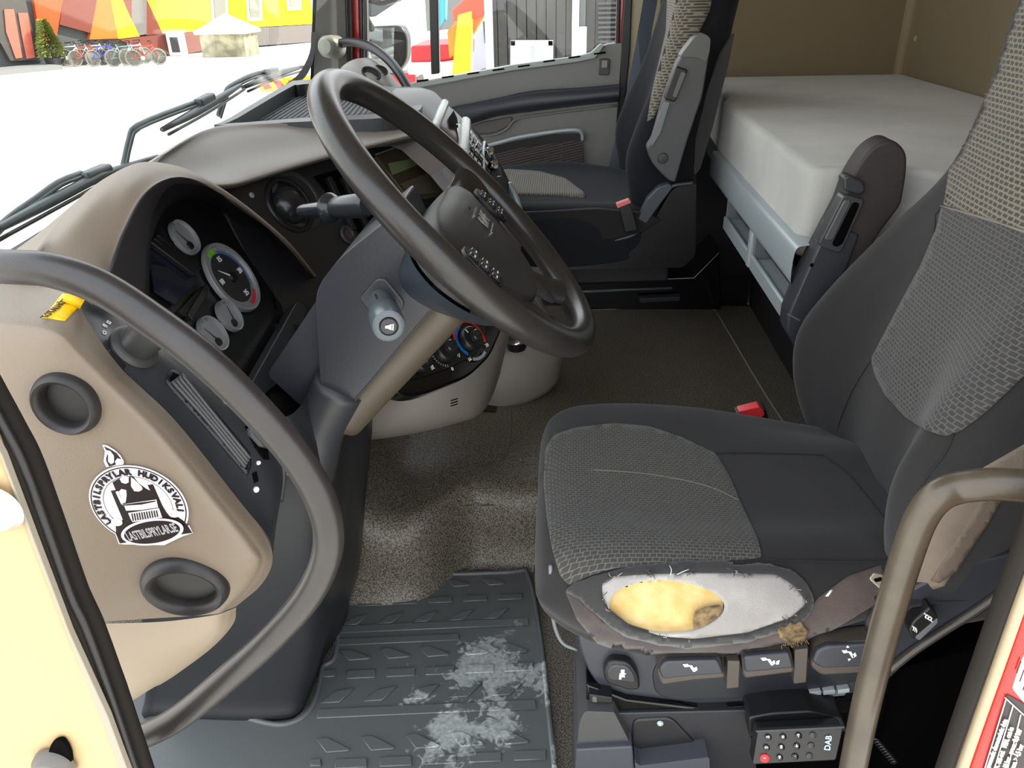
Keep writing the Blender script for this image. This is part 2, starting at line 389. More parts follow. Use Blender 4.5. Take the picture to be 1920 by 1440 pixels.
# bicycles
def bicycle(base, fm, label):
    t = thing('bicycle', label, 'bicycle', base, 'bicycles parked by the painted building')
    B = Vc(base)
    for x in (-.52, .52):
        c = B+Vc((x, 0, .34)); wl = ring('wheel', c, (0, 1, 0), .32, .028, mat('tyre_grey', (120, 118, 110), .7), t, 24)
        V = []; F = []
        for k in range(10):
            a = 2*pi*k/10; d = Vc((cos(a), 0, sin(a))); e = Vc((-sin(a), 0, cos(a)))*.006; q = len(V); V += [c-e, c+e, c+d*.31+e, c+d*.31-e, c+Vc((0, .008, 0))]; F += [(q, q+1, q+2, q+3), (q, q+1, q+4)]
        tag(mesh('spokes', V, F, CHROME, wl, smooth=False), kind='stuff')
    def br(n, a, b, r, m=fm): return tube(n, [B+Vc(a), B+Vc(b)], r, m, t, n=1, seg=6, raw=True)
    br('frame_tube', (-.52, 0, .34), (-.15, 0, .34), .02); br('frame_tube', (-.15, 0, .34), (.36, 0, .72), .028); br('frame_tube', (-.25, 0, .82), (-.12, 0, .32), .022)
    br('frame_tube', (-.25, 0, .78), (.34, 0, .8), .024); br('frame_tube', (-.52, 0, .34), (-.24, 0, .76), .016); br('fork', (.33, 0, .88), (.52, 0, .34), .02)
    tube('handlebar', [B+Vc((.22, -.28, .98)), B+Vc((.34, -.12, 1.0)), B+Vc((.34, .12, 1.0)), B+Vc((.22, .28, .98))], .018, BLACK, t, n=3, seg=6)
    br('stem', (.33, 0, .86), (.34, 0, 1.0), .018, BLACK); br('seatpost', (-.25, 0, .8), (-.28, 0, .93), .016, CHROME)
    box('saddle', B+Vc((-.28, 0, .95)), (.26, .14, .05), BLACK, t, .02)
    lathe('crank', [(.0, -.03), (.09, -.03), (.09, .03), (0, .03)], B+Vc((-.13, 0, .32)), (0, 1, 0), CHROME, t, 12)
    return t
bm_ = [mat('bike_white', (220, 220, 215), .4), mat('bike_blue', (70, 80, 200), .4), mat('bike_black', (40, 42, 44), .4), mat('bike_red', (200, 60, 50), .4), mat('bike_teal', (120, 160, 150), .4)]
blab = ['white bicycle standing first beside the potted conifer', 'dark bicycle second from the potted conifer', 'red bicycle third from the potted conifer', 'white bicycle fourth from the conifer, beside the blue one',
        'blue-framed bicycle in the middle of the parked row', 'black bicycle just past the blue-framed one', 'teal bicycle third from the far end of the row', 'pale bicycle last but one in the parked row', 'red bicycle at the end of the row away from the conifer']
for i, (u, fm) in enumerate(zip((134, 150, 165, 180, 200, 218, 238, 258, 277), (0, 2, 3, 0, 1, 2, 4, 0, 3))):
    q = Z(u, 123-(i % 2)*2, GZ); t = bicycle(q, bm_[fm], blab[i]); t.rotation_euler = (0, 0, .75+.35*((i*37) % 5-2)/2); t.scale = (.86,)*3
# low concrete hut with a white cover and a small bin
p = Z(435, 104, GZ); t = thing('low_hut', 'low pale concrete box under a white peaked cover by the building', 'hut', p)
w2, d2, hh = .95, .8, 1.0
box('body', p+Vc((0, 0, hh/2)), (w2*2, d2*2, hh), mat('hut_concrete', (176, 170, 140), .9, rgb2=(120, 115, 95), vscale=2), t, .03)
rv = [p+Vc((a*(w2+.15), b*(d2+.12), hh)) for a, b in ((-1, -1), (1, -1), (1, 1), (-1, 1))] + [p+Vc((0, 0, hh+.65))]
rv += [v-Vc((0, 0, .12)) for v in rv[:4]]
mesh('cover', rv, [(0, 1, 4), (1, 2, 4), (2, 3, 4), (3, 0, 4), (0, 5, 6, 1), (1, 6, 7, 2), (2, 7, 8, 3), (3, 8, 5, 0), (5, 8, 7, 6)], WHITEP, t, smooth=False)
p = Z(336, 104, GZ); t = thing('white_bin', 'small white bin with a dark front near the painted wall', 'bin', p)
box('body', p+Vc((0, 0, .45)), (.6, .6, .9), WHITEP, t, .05); box('front_panel', p+Vc((.05, -.32, .45)), (.35, .04, .6), DGREY, t, .01); box('lid', p+Vc((0, 0, .94)), (.7, .7, .08), WHITEP, t, .02)
# white rope of snow-coloured blocks along the wall
p = Z(400, 106, GZ)
# ---- vehicles beyond the passenger window
t = thing('white_lorry', 'white lorry cab parked beyond the passenger window', 'truck', (-4.5, 21.0, GZ))
def wh(c, r, wd, parent, nm='wheel'):
    o = lathe(nm, [(0, -wd/2), (r*.5, -wd/2), (r*.55, -wd*.3), (r*.62, -wd/2), (r*.95, -wd/2), (r, -wd*.35), (r, wd*.35), (r*.95, wd/2), (0, wd/2)], c, (0, 1, 0), RUBBER, parent, 28); return o
LW = mat('lorry_white', (190, 190, 188), .35, coat=.3)
LX = Y(774, 60, 20).x; LY = 20
slab('cab', [(LX-2.4, LY, -.9), (LX, LY, -.9), (LX, LY, 2.6), (LX-2.4, LY, 2.6)], (0, 2.2, 0), LW, t, .1)
slab('windscreen', on(Y, [(640, -90), (752, -90), (744, 4), (704, 30), (640, 46)], LY-.03), (0, .05, 0), mat('truck_glass', (40, 48, 52), .08), t, .02)
slab('front_panel', [(LX-2.2, LY-.06, -.7), (LX-.2, LY-.06, -.7), (LX-.2, LY-.06, .5), (LX-2.2, LY-.06, .5)], (0, .08, 0), LW, t, .02)
slab('bumper', [(LX-2.4, LY-.12, -1.15), (LX, LY-.12, -1.15), (LX, LY-.12, -.75), (LX-2.4, LY-.12, -.75)], (0, .2, 0), mat('red_chassis', (170, 30, 36), .5), t, .03)
slab('marker_lamp', on(Y, [(700, -2), (716, -3), (716, 2), (700, 3)], LY-.08), (0, .04, 0), mat('amber_lamp', (240, 170, 30), .3), t)
box('chassis', (LX-1.2, LY+3.2, -.75), (2.2, 4.6, .3), mat('red_chassis', (170, 30, 36), .5), t, .02)
[lathe('wheel', [(0, -.15), (.3, -.15), (.48, -.15), (.5, -.1), (.5, .1), (.48, .15), (0, .15)], (LX-1.2+s*1.0, LY+.9, GZ+.5), (1, 0, 0), RUBBER, t, 28) for s in (-1, 1)]
box('sun_visor', (LX-1.2, LY-.1, 2.4), (2.2, .3, .15), GLOSS, t, .02)
t = thing('tow_truck', 'yellow and orange tow truck crane with red base beyond the window', 'truck', (-.9, 14.4, GZ))
OR = mat('crane_orange', (236, 128, 20), .4); YL = mat('crane_yellow', (240, 190, 12), .4); RD = mat('tow_red', (190, 26, 34), .4)
t0 = 14.0
slab('boom', on(Y, [(838, 60), (905, -40), (915, 20), (868, 95), (842, 110)], t0), (0, .5, 0), OR, t, .03)
slab('boom_head', on(Y, [(846, 20), (900, -30), (918, 10), (905, 32), (850, 40)], t0-.25), (0, .4, 0), mat('crane_red', (226, 66, 26), .4), t, .03)
slab('mast', on(Y, [(858, 28), (885, 20), (880, 150), (846, 150)], t0-.3), (0, .4, 0), YL, t, .03)
slab('hose_panel', on(Y, [(818, -30), (836, -30), (834, 40), (820, 60)], t0-.1), (0, .3, 0), mat('cyan_panel', (40, 160, 215), .4), t, .02)
slab('base', on(Y, [(770, 86), (872, 82), (872, 112), (770, 120)], t0+.1), (0, 1.6, 0), RD, t, .04)
box('deck', (-1.4, 15.2, -.9), (3.4, 1.9, .3), RD, t, .03)
for x in (-2.5, -.4): wh((x, 14.3, GZ+.48), .48, .3, t)
slab('outrigger', on(Y, [(765, 118), (850, 116), (850, 140), (765, 140)], t0), (0, .2, 0), WHITEP, t, .02)
t = thing('light_blue_van', 'pale blue van with dark window beside the grey container', 'van', (.2, 17.6, GZ))
LB = mat('van_blue', (176, 202, 214), .35, coat=.3)
slab('body', on(Y, [(884, 24), (925, 18), (925, 220), (876, 220)], 16.6), (0, 2.0, 0), LB, t, .08)
slab('window', on(Y, [(905, 40), (922, 36), (922, 86), (909, 82)], 16.57), (0, .05, 0), mat('truck_glass', (40, 48, 52), .08), t, .02)
wh(tuple(Y(915, 160, 16.7)), .34, .25, t)
t = thing('grey_container_wall', 'grey plank container wall with white posts, topmost beyond passenger window', 'wall', (2, 12.2, GZ))
GRYW = mat('grey_timber', (70, 68, 66), .85, bump=.5, bscale=6, var=.2, vscale=3)
x0 = Y(914, 60, 12).x; x1 = Y(1172, 60, 12).x; n = 14
box('backing', ((x0+x1)/2, 12.2, .9), (x1-x0, .04, 4.6), mat('backing_dark', (40, 39, 38), .9), t)
for i in range(n):
    a = x0+(x1-x0)*i/n; b_ = x0+(x1-x0)*(i+1)/n
    box('plank', ((a+b_)/2, 12.1+.01*(i % 3), .9), (b_-a-.012, .06, 4.6), GRYW, t)
for u, wd in ((917, .11), (1079, .1)):
    c = Y(u, 60, 11.96); box('post', (c.x, 11.98, .9), (wd, .1, 4.6), WHITEP, t, .01)
c = Y(1092, 60, 11.9); box('downpipe', (c.x, 11.95, .9), (.08, .1, 4.6), mat('pipe_grey', (70, 72, 74), .5), t, .02)
c = Y(1092, 50, 11.85); box('meter_box', (c.x, 11.85, c.z-.45), (.12, .1, .9), mat('meter_grey', (170, 180, 186), .5), t, .01)
for i in range(9):
    c = Y(1140, 6+i*9, 12.0); box('louvre_slat', (c.x, 12.02, c.z), (.28, .08, .03), DGREY, t)
t = thing('window_unit', 'white framed loose window leaning on the grey planks', 'window', Y(998, 200, 11.7))
q = on(Y, [(957, 76), (1037, 76), (1037, 160), (957, 160)], 11.7); 
for a, b_ in ((0, 1), (1, 2), (2, 3), (3, 0)): slab('frame', [q[a]+(q[a]-q[b_]).normalized()*0, q[b_], q[b_]+(q[b_-2]-q[b_])*.1*0+(q[(b_+1) % 4]-q[b_]).normalized()*.07, q[a]+(q[a-1]-q[a]).normalized()*.07], (0, .08, 0), WHITEP, t, .004)
slab('pane', [v+Vc((0, .04, 0)) for v in q], (0, .01, 0), mat('pane_green', (190, 205, 190), .2), t)
tube('mullion', [Y(998, 76, 11.72), Y(998, 160, 11.72)], .012, mat('pane_green2', (150, 175, 165), .3), t, n=1, raw=True)
# hazard striped board just outside the windscreen corner
P1 = PL(Y(530, 158, 3.6), (.2, -1, .3))
t = slab('hazard_board', on(P1, [(478, 150), (600, 140), (600, 166), (490, 172)]), P1.n*-.02, YEL, None, .003); tag(t, 'yellow board with red slanted stripes outside the windscreen corner', 'sign')
slab('post', [P1(535, 160)+Vc((-.02, .05, -.02)), P1(535, 160)+Vc((.02, .05, -.02)), P1(535, 160)+Vc((.02, .09, -.02)), P1(535, 160)+Vc((-.02, .09, -.02))], (0, 0, GZ-P1(535, 160).z+.02), DGREY, t)
for u in (486, 512, 540): slab('stripe', on(P1.off(.002), [(u, 151), (u+13, 150), (u+24, 165), (u+10, 168)]), P1.n*-.002, RED, t)

# ================================================================ CAB SHELL
ZR = 2.1
def st(o, **k): o['kind'] = 'structure'; return o
# driver footwell floor, engine tunnel, passenger floor
def zfloor(x, y):
    t_ = min(1, max(0, (y-1.33)/.10)); s = t_*t_*(3-2*t_)
    return .20*s
st(box('floor', (-.2, 1.0, -.03), (2.7, 1.1, .06), FLOORM))
rows = []
for y, z in ((1.28, -.01), (1.335, .0), (1.36, .05), (1.362, .12), (1.37, .165), (1.395, .19), (1.44, .197), (1.6, .2), (2.0, .2), (2.43, .2)):
    r = []
    for x in (-1.0, -.7, -.55, -.45, -.36, -.28, -.2, -.1, .1, .4, 1.1):
        k = max(0, min(1, (-.36-x)/.22)); k = k*k*(3-2*k)          # tunnel rises and swells towards the bulkhead
        k2 = max(0, min(1, (-.2-x)/.1))
        zz = z + k*.22*min(1, z/.2); yy = y - (.13*k2*(1 if y < 1.5 else max(0, 1-(y-1.5)/.4)))
        r.append(Vc((x, yy, zz)))
    rows.append(r)
tunnel = patch('floor_tunnel', rows, FLOORM, None, 4, 4); st(tunnel)
st(box('floor_passenger', (.05, 2.66, .07), (2.3, .46, .2), mat('black_mat', (22, 20, 21), .6)))
# shallow moulded ridge and seam lines on the tunnel floor
sb = bvh(tunnel)
0 and patch('trim_ridge', [[Y(u, 966+dv, 1.36+dy) for u in (810, 840, 900, 1000, 1120)] for dv, dy in ((-7, .04), (-2, .0), (6, -.012), (14, .0))], FLOORM, None, 3, 3)
def line(nm, pts, r=.002, m=None): return st(tube(nm, [hitp(sb, u, v, 0) for u, v in pts], r, m or mat('floor_seam', (104, 98, 84), .6), seg=6, n=4))
line('trim_seam', [(952, 700), (958, 780), (950, 850), (905, 890), (858, 930), (850, 944), (864, 950), (930, 948), (1010, 944)], .0015)
line('trim_seam', [(1342, 582), (1372, 632), (1415, 706), (1450, 762), (1474, 798)], .003, mat('floor_strip', (120, 116, 104), .5))
line('trim_seam', [(1085, 582), (1200, 578), (1318, 576), (1342, 582)], .002, mat('floor_strip', (120, 116, 104), .5))
# walls, roof
st(box('wall_rear', (1.17, 1.7, 1.0), (.06, 2.5, 2.3), FABWALL))
st(box('wall_right', (.73, 2.88, 1.0), (1.06, .06, 2.3), FABWALL))
st(box('wall_dark_panel', (.62, 2.835, .42), (1.0, .02, .62), mat('lower_wall_black', (24, 21, 22), .7)))  # black panel added to make the lower side wall dark
st(box('trim_wall_post', (1.13, 2.84, 1.45), (.05, .05, 1.2), mat('pale_post', (150, 134, 108), .9, bump=.2), None, .015))
lathe('trim_button', [(0, .004), (.008, .003), (.009, 0)], X(1717, 72, 1.138), (-1, 0, 0), mat('button_beige', (190, 172, 140), .6), None, 12)['kind'] = 'structure'
st(box('ceiling', (.1, 1.68, ZR), (2.3, 2.5, .05), FABWALL))
st(box('wall_front_header', (-.78, 1.68, 1.93), (.1, 2.5, .35), DOORG))
st(box('wall_left', (.84, .45, 1.0), (.7, .1, 2.2), FABWALL))
st(box('wall_left_header', (-.1, .5, 1.93), (1.3, .1, .35), DOORG))
# windscreen: glass and the corner frame
def gm():
    m = bpy.data.materials.new('clear_glass'); m.use_nodes = True; n = m.node_tree.nodes; L = m.node_tree.links; n.remove(n['Principled BSDF'])
    a = n.new('ShaderNodeBsdfTransparent'); a.inputs[0].default_value = (.97, .985, .98, 1); b = n.new('ShaderNodeBsdfGlossy'); b.inputs['Roughness'].default_value = .02
    lw = n.new('ShaderNodeLayerWeight'); lw.inputs[0].default_value = .5; f = n.new('ShaderNodeMath'); f.operation = 'POWER'; f.inputs[1].default_value = 5; L.new(lw.outputs['Facing'], f.inputs[0]); f2 = n.new('ShaderNodeMath'); f2.operation = 'MULTIPLY_ADD'; f2.inputs[1].default_value = .4; f2.inputs[2].default_value = .02; L.new(f.outputs[0], f2.inputs[0]); mx = n.new('ShaderNodeMixShader')
    L.new(f2.outputs[0], mx.inputs[0]); L.new(a.outputs[0], mx.inputs[1]); L.new(b.outputs[0], mx.inputs[2]); L.new(mx.outputs[0], n['Material Output'].inputs[0]); return m
GLASS = gm()
def wsx(z): return -.955 + (z-.75)*.12
st(slab('window_windscreen', [(wsx(.74), .62, .74), (wsx(.74), 2.72, .74), (wsx(1.78), 2.72, 1.78), (wsx(1.78), .62, 1.78)], (-.005, 0, 0), GLASS))
# A-pillar, passenger side: grey trim, black edges, red body
ap = thing('windscreen_pillar', 'grey trimmed windscreen pillar between windscreen and passenger window', 'pillar', (-.8, 2.8, .8), kind='structure')
pz = [(-60), 0, 60, 110, 170]
def strip(nm, a, b, y0, y1, m, par, vs=(-250, -60, 60, 100, 190), dep=(0, .04, 0), bev=.004):
    P = [Y(a[0]+(a[1]-a[0])*(v)/130, v, y0) for v in vs] + [Y(b[0]+(b[1]-b[0])*(v)/130, v, y1) for v in reversed(vs)]
    return slab(nm, P, dep, m, par, bev)
strip('pillar_trim', (592, 588), (648, 652), 2.74, 2.8, DOORG, ap)
strip('glass_seal', (586, 582), (592, 588), 2.73, 2.74, BLACK, ap)
strip('door_seal', (648, 652), (657, 661), 2.79, 2.8, BLACK, ap)
strip('body_edge', (657, 661), (673, 676), 2.84, 2.84, RED, ap)
strip('window_channel', (672, 675), (680, 682), 2.84, 2.84, BLACK, ap)
patch('glass_corner', [[Y(u, v, 2.72) for u, v in L_] for L_ in ([(592, 60), (588, 110), (572, 145), (548, 160)], [(584, 60), (580, 100), (560, 138), (535, 158)])], BLACK, ap, 4, 1)
# small grey cap and the cable-like strap that leaves it
t = thing('pillar_grab_strap', 'black bent grab strap with grey cap on the windscreen pillar', 'handle', Y(625, 90, 2.74))
lathe('cap', [(0, .045), (.022, .042), (.033, .03), (.036, .0), (.036, -.03)], Y(622, 88, 2.70), (-.3, -1, .1), mat('cap_grey', (120, 122, 112), .4), t, 24)
tube('strap', on(lambda u, v, y: Y(u, v, y), [(636, 82, 2.7), (660, 78, 2.68), (700, 88, 2.6), (735, 116, 2.5), (755, 145, 2.4), (768, 170, 2.3)], ) if 0 else [Y(636, 82, 2.7), Y(660, 79, 2.67), Y(695, 88, 2.6), (Y(728, 112, 2.52)), Y(750, 140, 2.45), Y(769, 172, 2.4)], .014, BLACK, t)
# passenger mirror outside
t = thing('passenger_mirror', 'square mirror with dark rounded rim outside the passenger window', 'mirror', Y(725, 150, 3.2))
mo = rp([(691, 52), (752, 50), (762, 70), (762, 112), (740, 142), (706, 130), (692, 100)], 14)
slab('housing', on(Y, [(726+(a-726)*1.05, 90+(b-90)*1.06) for a, b in mo], 3.2), (0, .09, 0), BLACK, t, .012)
MP = PL(Y(726, 90, 3.19), (.42, -1, -.05)); slab('mirror_glass', on(MP, [(726+(a-726)*.97, 90+(b-90)*.97) for a, b in mo]), MP.n*-.004, mat('mirror', (235, 235, 235), .02, metal=1), t)
tube('arm', [Y(700, 60, 3.2), Y(684, 30, 3.1), Y(680, -10, 3.0)], .015, BLACK, t)
t = thing('upper_mirror', 'dark wide mirror housing at the top of the passenger window', 'mirror', Y(720, 0, 3.2))
slab('housing', on(Y, rp([(690, -30), (752, -30), (748, 2), (715, 12), (684, 6)], 8), 3.15), (0, .1, 0), BLACK, t, .012)
slab('mirror_glass', on(Y, rp([(696, -30), (744, -30), (740, -4), (714, 2), (692, -2)], 6), 3.14), (0, .005, 0), mat('mirror', (235, 235, 235), .02, metal=1), t)

# ---- passenger door
DY = 2.82
pd = thing('door_passenger', 'grey passenger door with dark armrest band and fabric pocket', 'door', (-.3, 2.85, .2), kind='structure')
def D(pts, y=DY): return on(Y, pts, y)
slab('door_panel', D(rp([(640, 196), (760, 168, 0), (800, 158, 0), (960, 132, 0), (1080, 116, 0), (1112, 110, 12), (1130, 84, 14), (1168, 80, 4), (1166, 200, 0), (1150, 340, 0), (1150, 640, 0), (640, 640, 0)], 2)), (0, .06, 0), DOORG, pd, .006)
slab('sill', D([(640, 186), (760, 158), (960, 122), (1080, 106), (1108, 99), (1126, 82), (1134, 86), (1116, 110), (1082, 117), (960, 133), (760, 170), (640, 198)], DY-.012), (0, .03, 0), mat('sill_pale', (150, 156, 154), .45), pd, .004)
for i in range(8):
    u = 792+i*47.5; v = 157-i*6.8-(.5*i if i > 4 else 0)
    slab('vent_slot', on(Y, [(u-11, v-6), (u+11, v-9), (u+11, v-6), (u-11, v-3)], DY-.014), (0, .006, 0), VOID, pd)
slab('window_divider', D([(799, -220), (817, -220), (824, 138), (808, 140)], DY+.01), (0, .03, 0), BLACK, pd, .004)
slab('window_channel', D([(1163, -220), (1170, -220), (1160, 86), (1154, 88)], DY+.005), (0, .03, 0), BLACK, pd, .002)
slab('window_glass', D([(682, -220), (1164, -220), (1160, 90), (820, 150), (690, 165)], DY+.04), (0, .004, 0), GLASS, pd)
slab('window_channel', D([(676, -220), (684, -220), (690, 165), (684, 168)], DY+.005), (0, .03, 0), BLACK, pd, .002)
# band
bandt = [(842, 202), (890, 192), (935, 183), (1000, 170), (1100, 163), (1162, 157)]; bandb = [(872, 238), (905, 227), (935, 219), (1000, 210), (1100, 198), (1160, 192)]
patch('armrest_band', [[Y(*p, DY+.01) for p in bandt], [Y(p[0], p[1]+3, DY-.035) for p in bandt], [Y(p[0], p[1]-8, DY-.045) for p in bandb], [Y(*p, DY+.01) for p in bandb]], mat('band_navy', (42, 46, 56), .38, bump=.15, bscale=500), pd, 5, 4)
slab('pull_recess', D(rp([(880, 238), (900, 230), (962, 218), (958, 234), (930, 249), (890, 252)], 8), DY-.006), (0, .01, 0), mat('recess_grey', (88, 86, 84), .6, bump=.2), pd, .004)
tube('recess_rim', [Y(886, 254, DY-.004), Y(925, 253, DY-.006), Y(950, 242, DY-.006), Y(966, 225, DY-.006), Y(1000, 217, DY-.006), Y(1160, 197, DY-.004)], .004, DOORG, pd)
tube('pocket_trim', [Y(900, 277, DY-.02), Y(940, 266, DY-.022), Y(980, 256, DY-.024), Y(1047, 246, DY-.024), Y(1080, 244, DY-.022), Y(1091, 249, DY-.018), Y(1093, 262, DY-.006)], .007, SILVER, pd)
slab('pocket_opening', D(rp([(890, 284), (960, 266), (1035, 252), (1088, 250), (1091, 266), (1060, 268), (980, 278), (890, 300)], 6), DY-.004), (0, .006, 0), BLACK, pd)
PP = PL(Y(1000, 290, DY-.008), (0, -1, 0), (1, 0, 0)); 
q = [Vc(v) for v in on(PP, [(880, 300), (980, 277), (1060, 266), (1092, 263), (1095, 330), (880, 380)])]
me = mesh('pocket_fabric', q, [(0, 1, 2, 3, 4, 5)], KNIT_DOOR, pd, smooth=False, uv=[(v.x, v.z+(v.x+.3)*-.22) for v in q]); solid(me, .004)
slab('lock_frame', D(rp([(1124, 110), (1144, 110), (1142, 141), (1122, 141)], 4), DY-.006), (0, .01, 0), DGREY, pd, .002)
slab('lock_knob', D(rp([(1129, 113), (1140, 113), (1139, 128), (1128, 128)], 2), DY-.014), (0, .01, 0), BEIGE2, pd, .002)
# door frame / body behind the door
bp_ = thing('body_pillar', 'red body edge with black seal behind the passenger window', 'pillar', (.2, 2.85, .2), kind='structure')
slab('body_edge', D([(1168, -220), (1186, -220), (1174, 100), (1166, 230), (1156, 230)], DY+.02), (0, .05, 0), RED, bp_, .004)
slab('door_seal', D([(1185, -220), (1194, -220), (1182, 90), (1160, 330), (1150, 420), (1140, 420)], DY-.0), (0, .06, 0), BLACK, bp_, .004)
slab('pillar_trim', D([(1193, -220), (1240, -220), (1240, 420), (1150, 420)], DY+.01), (0, .06, 0), mat('pale_beige_trim', (168, 158, 132), .7), bp_, .004)
# ================================================================ DASHBOARD
def YY(pts): return [Y(*p) for p in pts]
dash = thing('dashboard', 'grey-beige truck dashboard with instrument hood, storage tray and black switch panel', 'dashboard', (-.6, 1.3, .2))
# top: from the windscreen over the tray lip down to the black panel
patch('dash_upper', [
  [Vc((-.93, 1.05, .76)), Vc((-.93, 1.3, .79)), Vc((-.93, 1.55, .81)), Vc((-.93, 1.8, .82)), Vc((-.93, 2.1, .82)), Vc((-.93, 2.6, .82))],
  YY([(285, 303, 1.24), (322, 276, 1.4), (372, 249, 1.56), (432, 236, 1.66), (560, 231, 1.74), (760, 226, 1.86)]),
  YY([(292, 310, 1.2), (332, 288, 1.36), (384, 262, 1.5), (446, 246, 1.6), (566, 238, 1.69), (770, 230, 1.82)]),
  YY([(330, 330, 1.22), (372, 318, 1.35), (430, 300, 1.45), (500, 285, 1.54), (590, 268, 1.62), (780, 240, 1.76)]),
  YY([(385, 346, 1.25), (432, 343, 1.32), (480, 330, 1.4), (540, 312, 1.48), (640, 284, 1.58), (780, 250, 1.72)]),
  YY([(392, 356, 1.27), (436, 353, 1.34), (484, 339, 1.42), (544, 320, 1.5), (644, 291, 1.6), (784, 256, 1.73)])], BEIGE2, dash, 6, 5)
# tray set into the top
tray = YY([(415, 233, 1.645), (436, 219, 1.70), (540, 156, 2.28), (560, 151, 2.36), (700, 160, 2.36), (780, 172, 2.3), (826, 190, 2.0), (834, 206, 1.85), (800, 218, 1.80), (590, 227, 1.73), (430, 236, 1.66)])
tz = .915
def zf(L, z): return [Z(u, v, z) for u, v in L]
tr_o = [(413, 234), (432, 220), (538, 157), (556, 151), (600, 150), (760, 166), (784, 180), (788, 205), (730, 220), (590, 227)]
tr_i = [(430, 231), (446, 221), (543, 164), (560, 159), (600, 158), (752, 173), (770, 184), (772, 201), (726, 212), (590, 219)]
a = cr_pts(zf(tr_o, tz), 4, True); b_ = cr_pts(zf(tr_i, tz), 4, True); c_ = [p+Vc((0, 0, -.035)) for p in b_]; d_ = [p+Vc((0, 0, -.06)) for p in a]
n = len(a); V = d_+a+b_+c_; F = [(k*n+i, k*n+(i+1) % n, (k+1)*n+(i+1) % n, (k+1)*n+i) for k in range(3) for i in range(n)]
rim = mesh('tray_rim', V, F, DGREY, dash); rim.data.set_sharp_from_angle(angle=radians(50))
matm = mat('tray_mat', (92, 97, 98), .75, bump=1, bscale=260)
slab('tray_mat', c_, (0, 0, -.004), matm, dash)
tp = [zf([(440, 229), (760, 208)], tz-.032), zf([(556, 168), (760, 184)], tz-.032)]
for i in range(60):
    s_ = i/59; p0 = tp[0][0].lerp(tp[0][1], s_); p1 = tp[1][0].lerp(tp[1][1], s_)
    if i % 2 == 0: box('mat_rib', (p0+p1)/2, ((p1-p0).length, .003, .002), mat('tray_rib', (104, 108, 110), .6), dash, 0, ((p1-p0).normalized(), Vc((0, 0, 1)).cross((p1-p0).normalized()), Vc((0, 0, 1))))
# low lip of the dash near the windscreen and the dotted glass border
st(tube('trim_windscreen_base', [(-.94, .62, .745), (-.945, 1.2, .765), (-.95, 1.8, .80), (-.95, 2.7, .80)], .012, BLACK))

# black switch panel behind the wheel
PB = PL(Y(545, 385, 1.47), (.82, -.3, .48), (.34, .94, 0))
slab('switch_panel', on(PB, rp([(398, 352), (440, 348, 0), (545, 316, 0), (640, 287, 0), (760, 254), (850, 236), (900, 400), (760, 560), (560, 640), (500, 560)], 10)), PB.n*-.05, mat('panel_black', (36, 36, 39), .42, bump=.15, bscale=600), dash, .004)
tube('panel_seam', on(PB.off(.001), [(440, 349), (545, 317), (640, 288), (760, 255)]), .0018, BLACK, dash)
def onP(u, v, o=0): return PB.off(o)(u, v)
# ball air vent
bc = onP(543, 385, .0)
ring('vent_ring', bc, PB.n, .052, .006, BLACK, dash, h=PB.h)
ring('vent_crescent', onP(556, 376, -.006), PB.n, .056, .009, DGREY, dash, h=PB.h)
vb = lathe('vent_ball', [(0, .03), (.015, .028), (.028, .021), (.037, .009), (.041, -.004)], bc, PB.n, mat('ball_black', (30, 32, 34), .25), dash, h=PB.h)
slab('vent_slot', on(PB.off(.012), rp([(520, 368), (534, 362), (560, 374), (572, 392), (562, 398), (546, 380)], 3)), PB.n*-.01, SILV2, dash, .001)
ring('panel_screw', onP(472, 366, .001), PB.n, .004, .0015, SILVER, dash, 16)
lathe('screw_head', [(0, .002), (.003, .002), (.0035, 0)], onP(472, 366, .001), PB.n, SILVER, dash, 12)
ring('screw_ring', onP(567, 510, .001), PB.n, .004, .0012, SILV2, dash, 16)
slab('open_slot', on(PB.off(.002), [(588, 330), (640, 316), (700, 332), (770, 470), (700, 470)]), PB.n*-.003, VOID, dash, .001)
for x0 in (662, 690): slab('slot_divider', on(PB.off(.012), [(x0, 430), (x0+8, 430), (x0-40, 330), (x0-48, 332)]), PB.n*-.01, BLACK, dash, .001)
ring('ignition_ring', onP(652, 440, .004), PB.n, .016, .005, DGREY, dash, 24)
lathe('ignition_lock', [(0, .004), (.012, .004), (.013, 0)], onP(652, 440, .002), PB.n, mat('lock_grey', (90, 86, 84), .3, metal=.6), dash, 20)
# reflective screen
scr = slab('display_screen', on(PB.off(.008), rp([(704, 292), (790, 262), (850, 300), (872, 340), (874, 362), (800, 372), (762, 366)], 4)), PB.n*-.012, mat('screen_brown', (74, 66, 50), .12), dash, .002)
slab('screen_reflection', on(PB.off(.0095), [(728, 306), (780, 296), (786, 308), (736, 328)]), PB.n*-.001, mat('green_reflection', (124, 132, 98), .3), scr)  # greenish reflection on the glass, laid on as a coloured patch
slab('screen_lower', on(PB.off(.009), [(752, 344), (818, 318), (846, 358), (770, 366)]), PB.n*-.001, mat('screen_tan', (98, 88, 72), .3), scr)
tube('screen_edge', on(PB.off(.012), [(704, 290), (765, 268), (792, 260)]), .0018, SILV2, dash, n=1, raw=True)
tube('screen_edge', on(PB.off(.014), [(848, 338), (854, 362)]), .0018, SILVER, dash, n=1, raw=True)

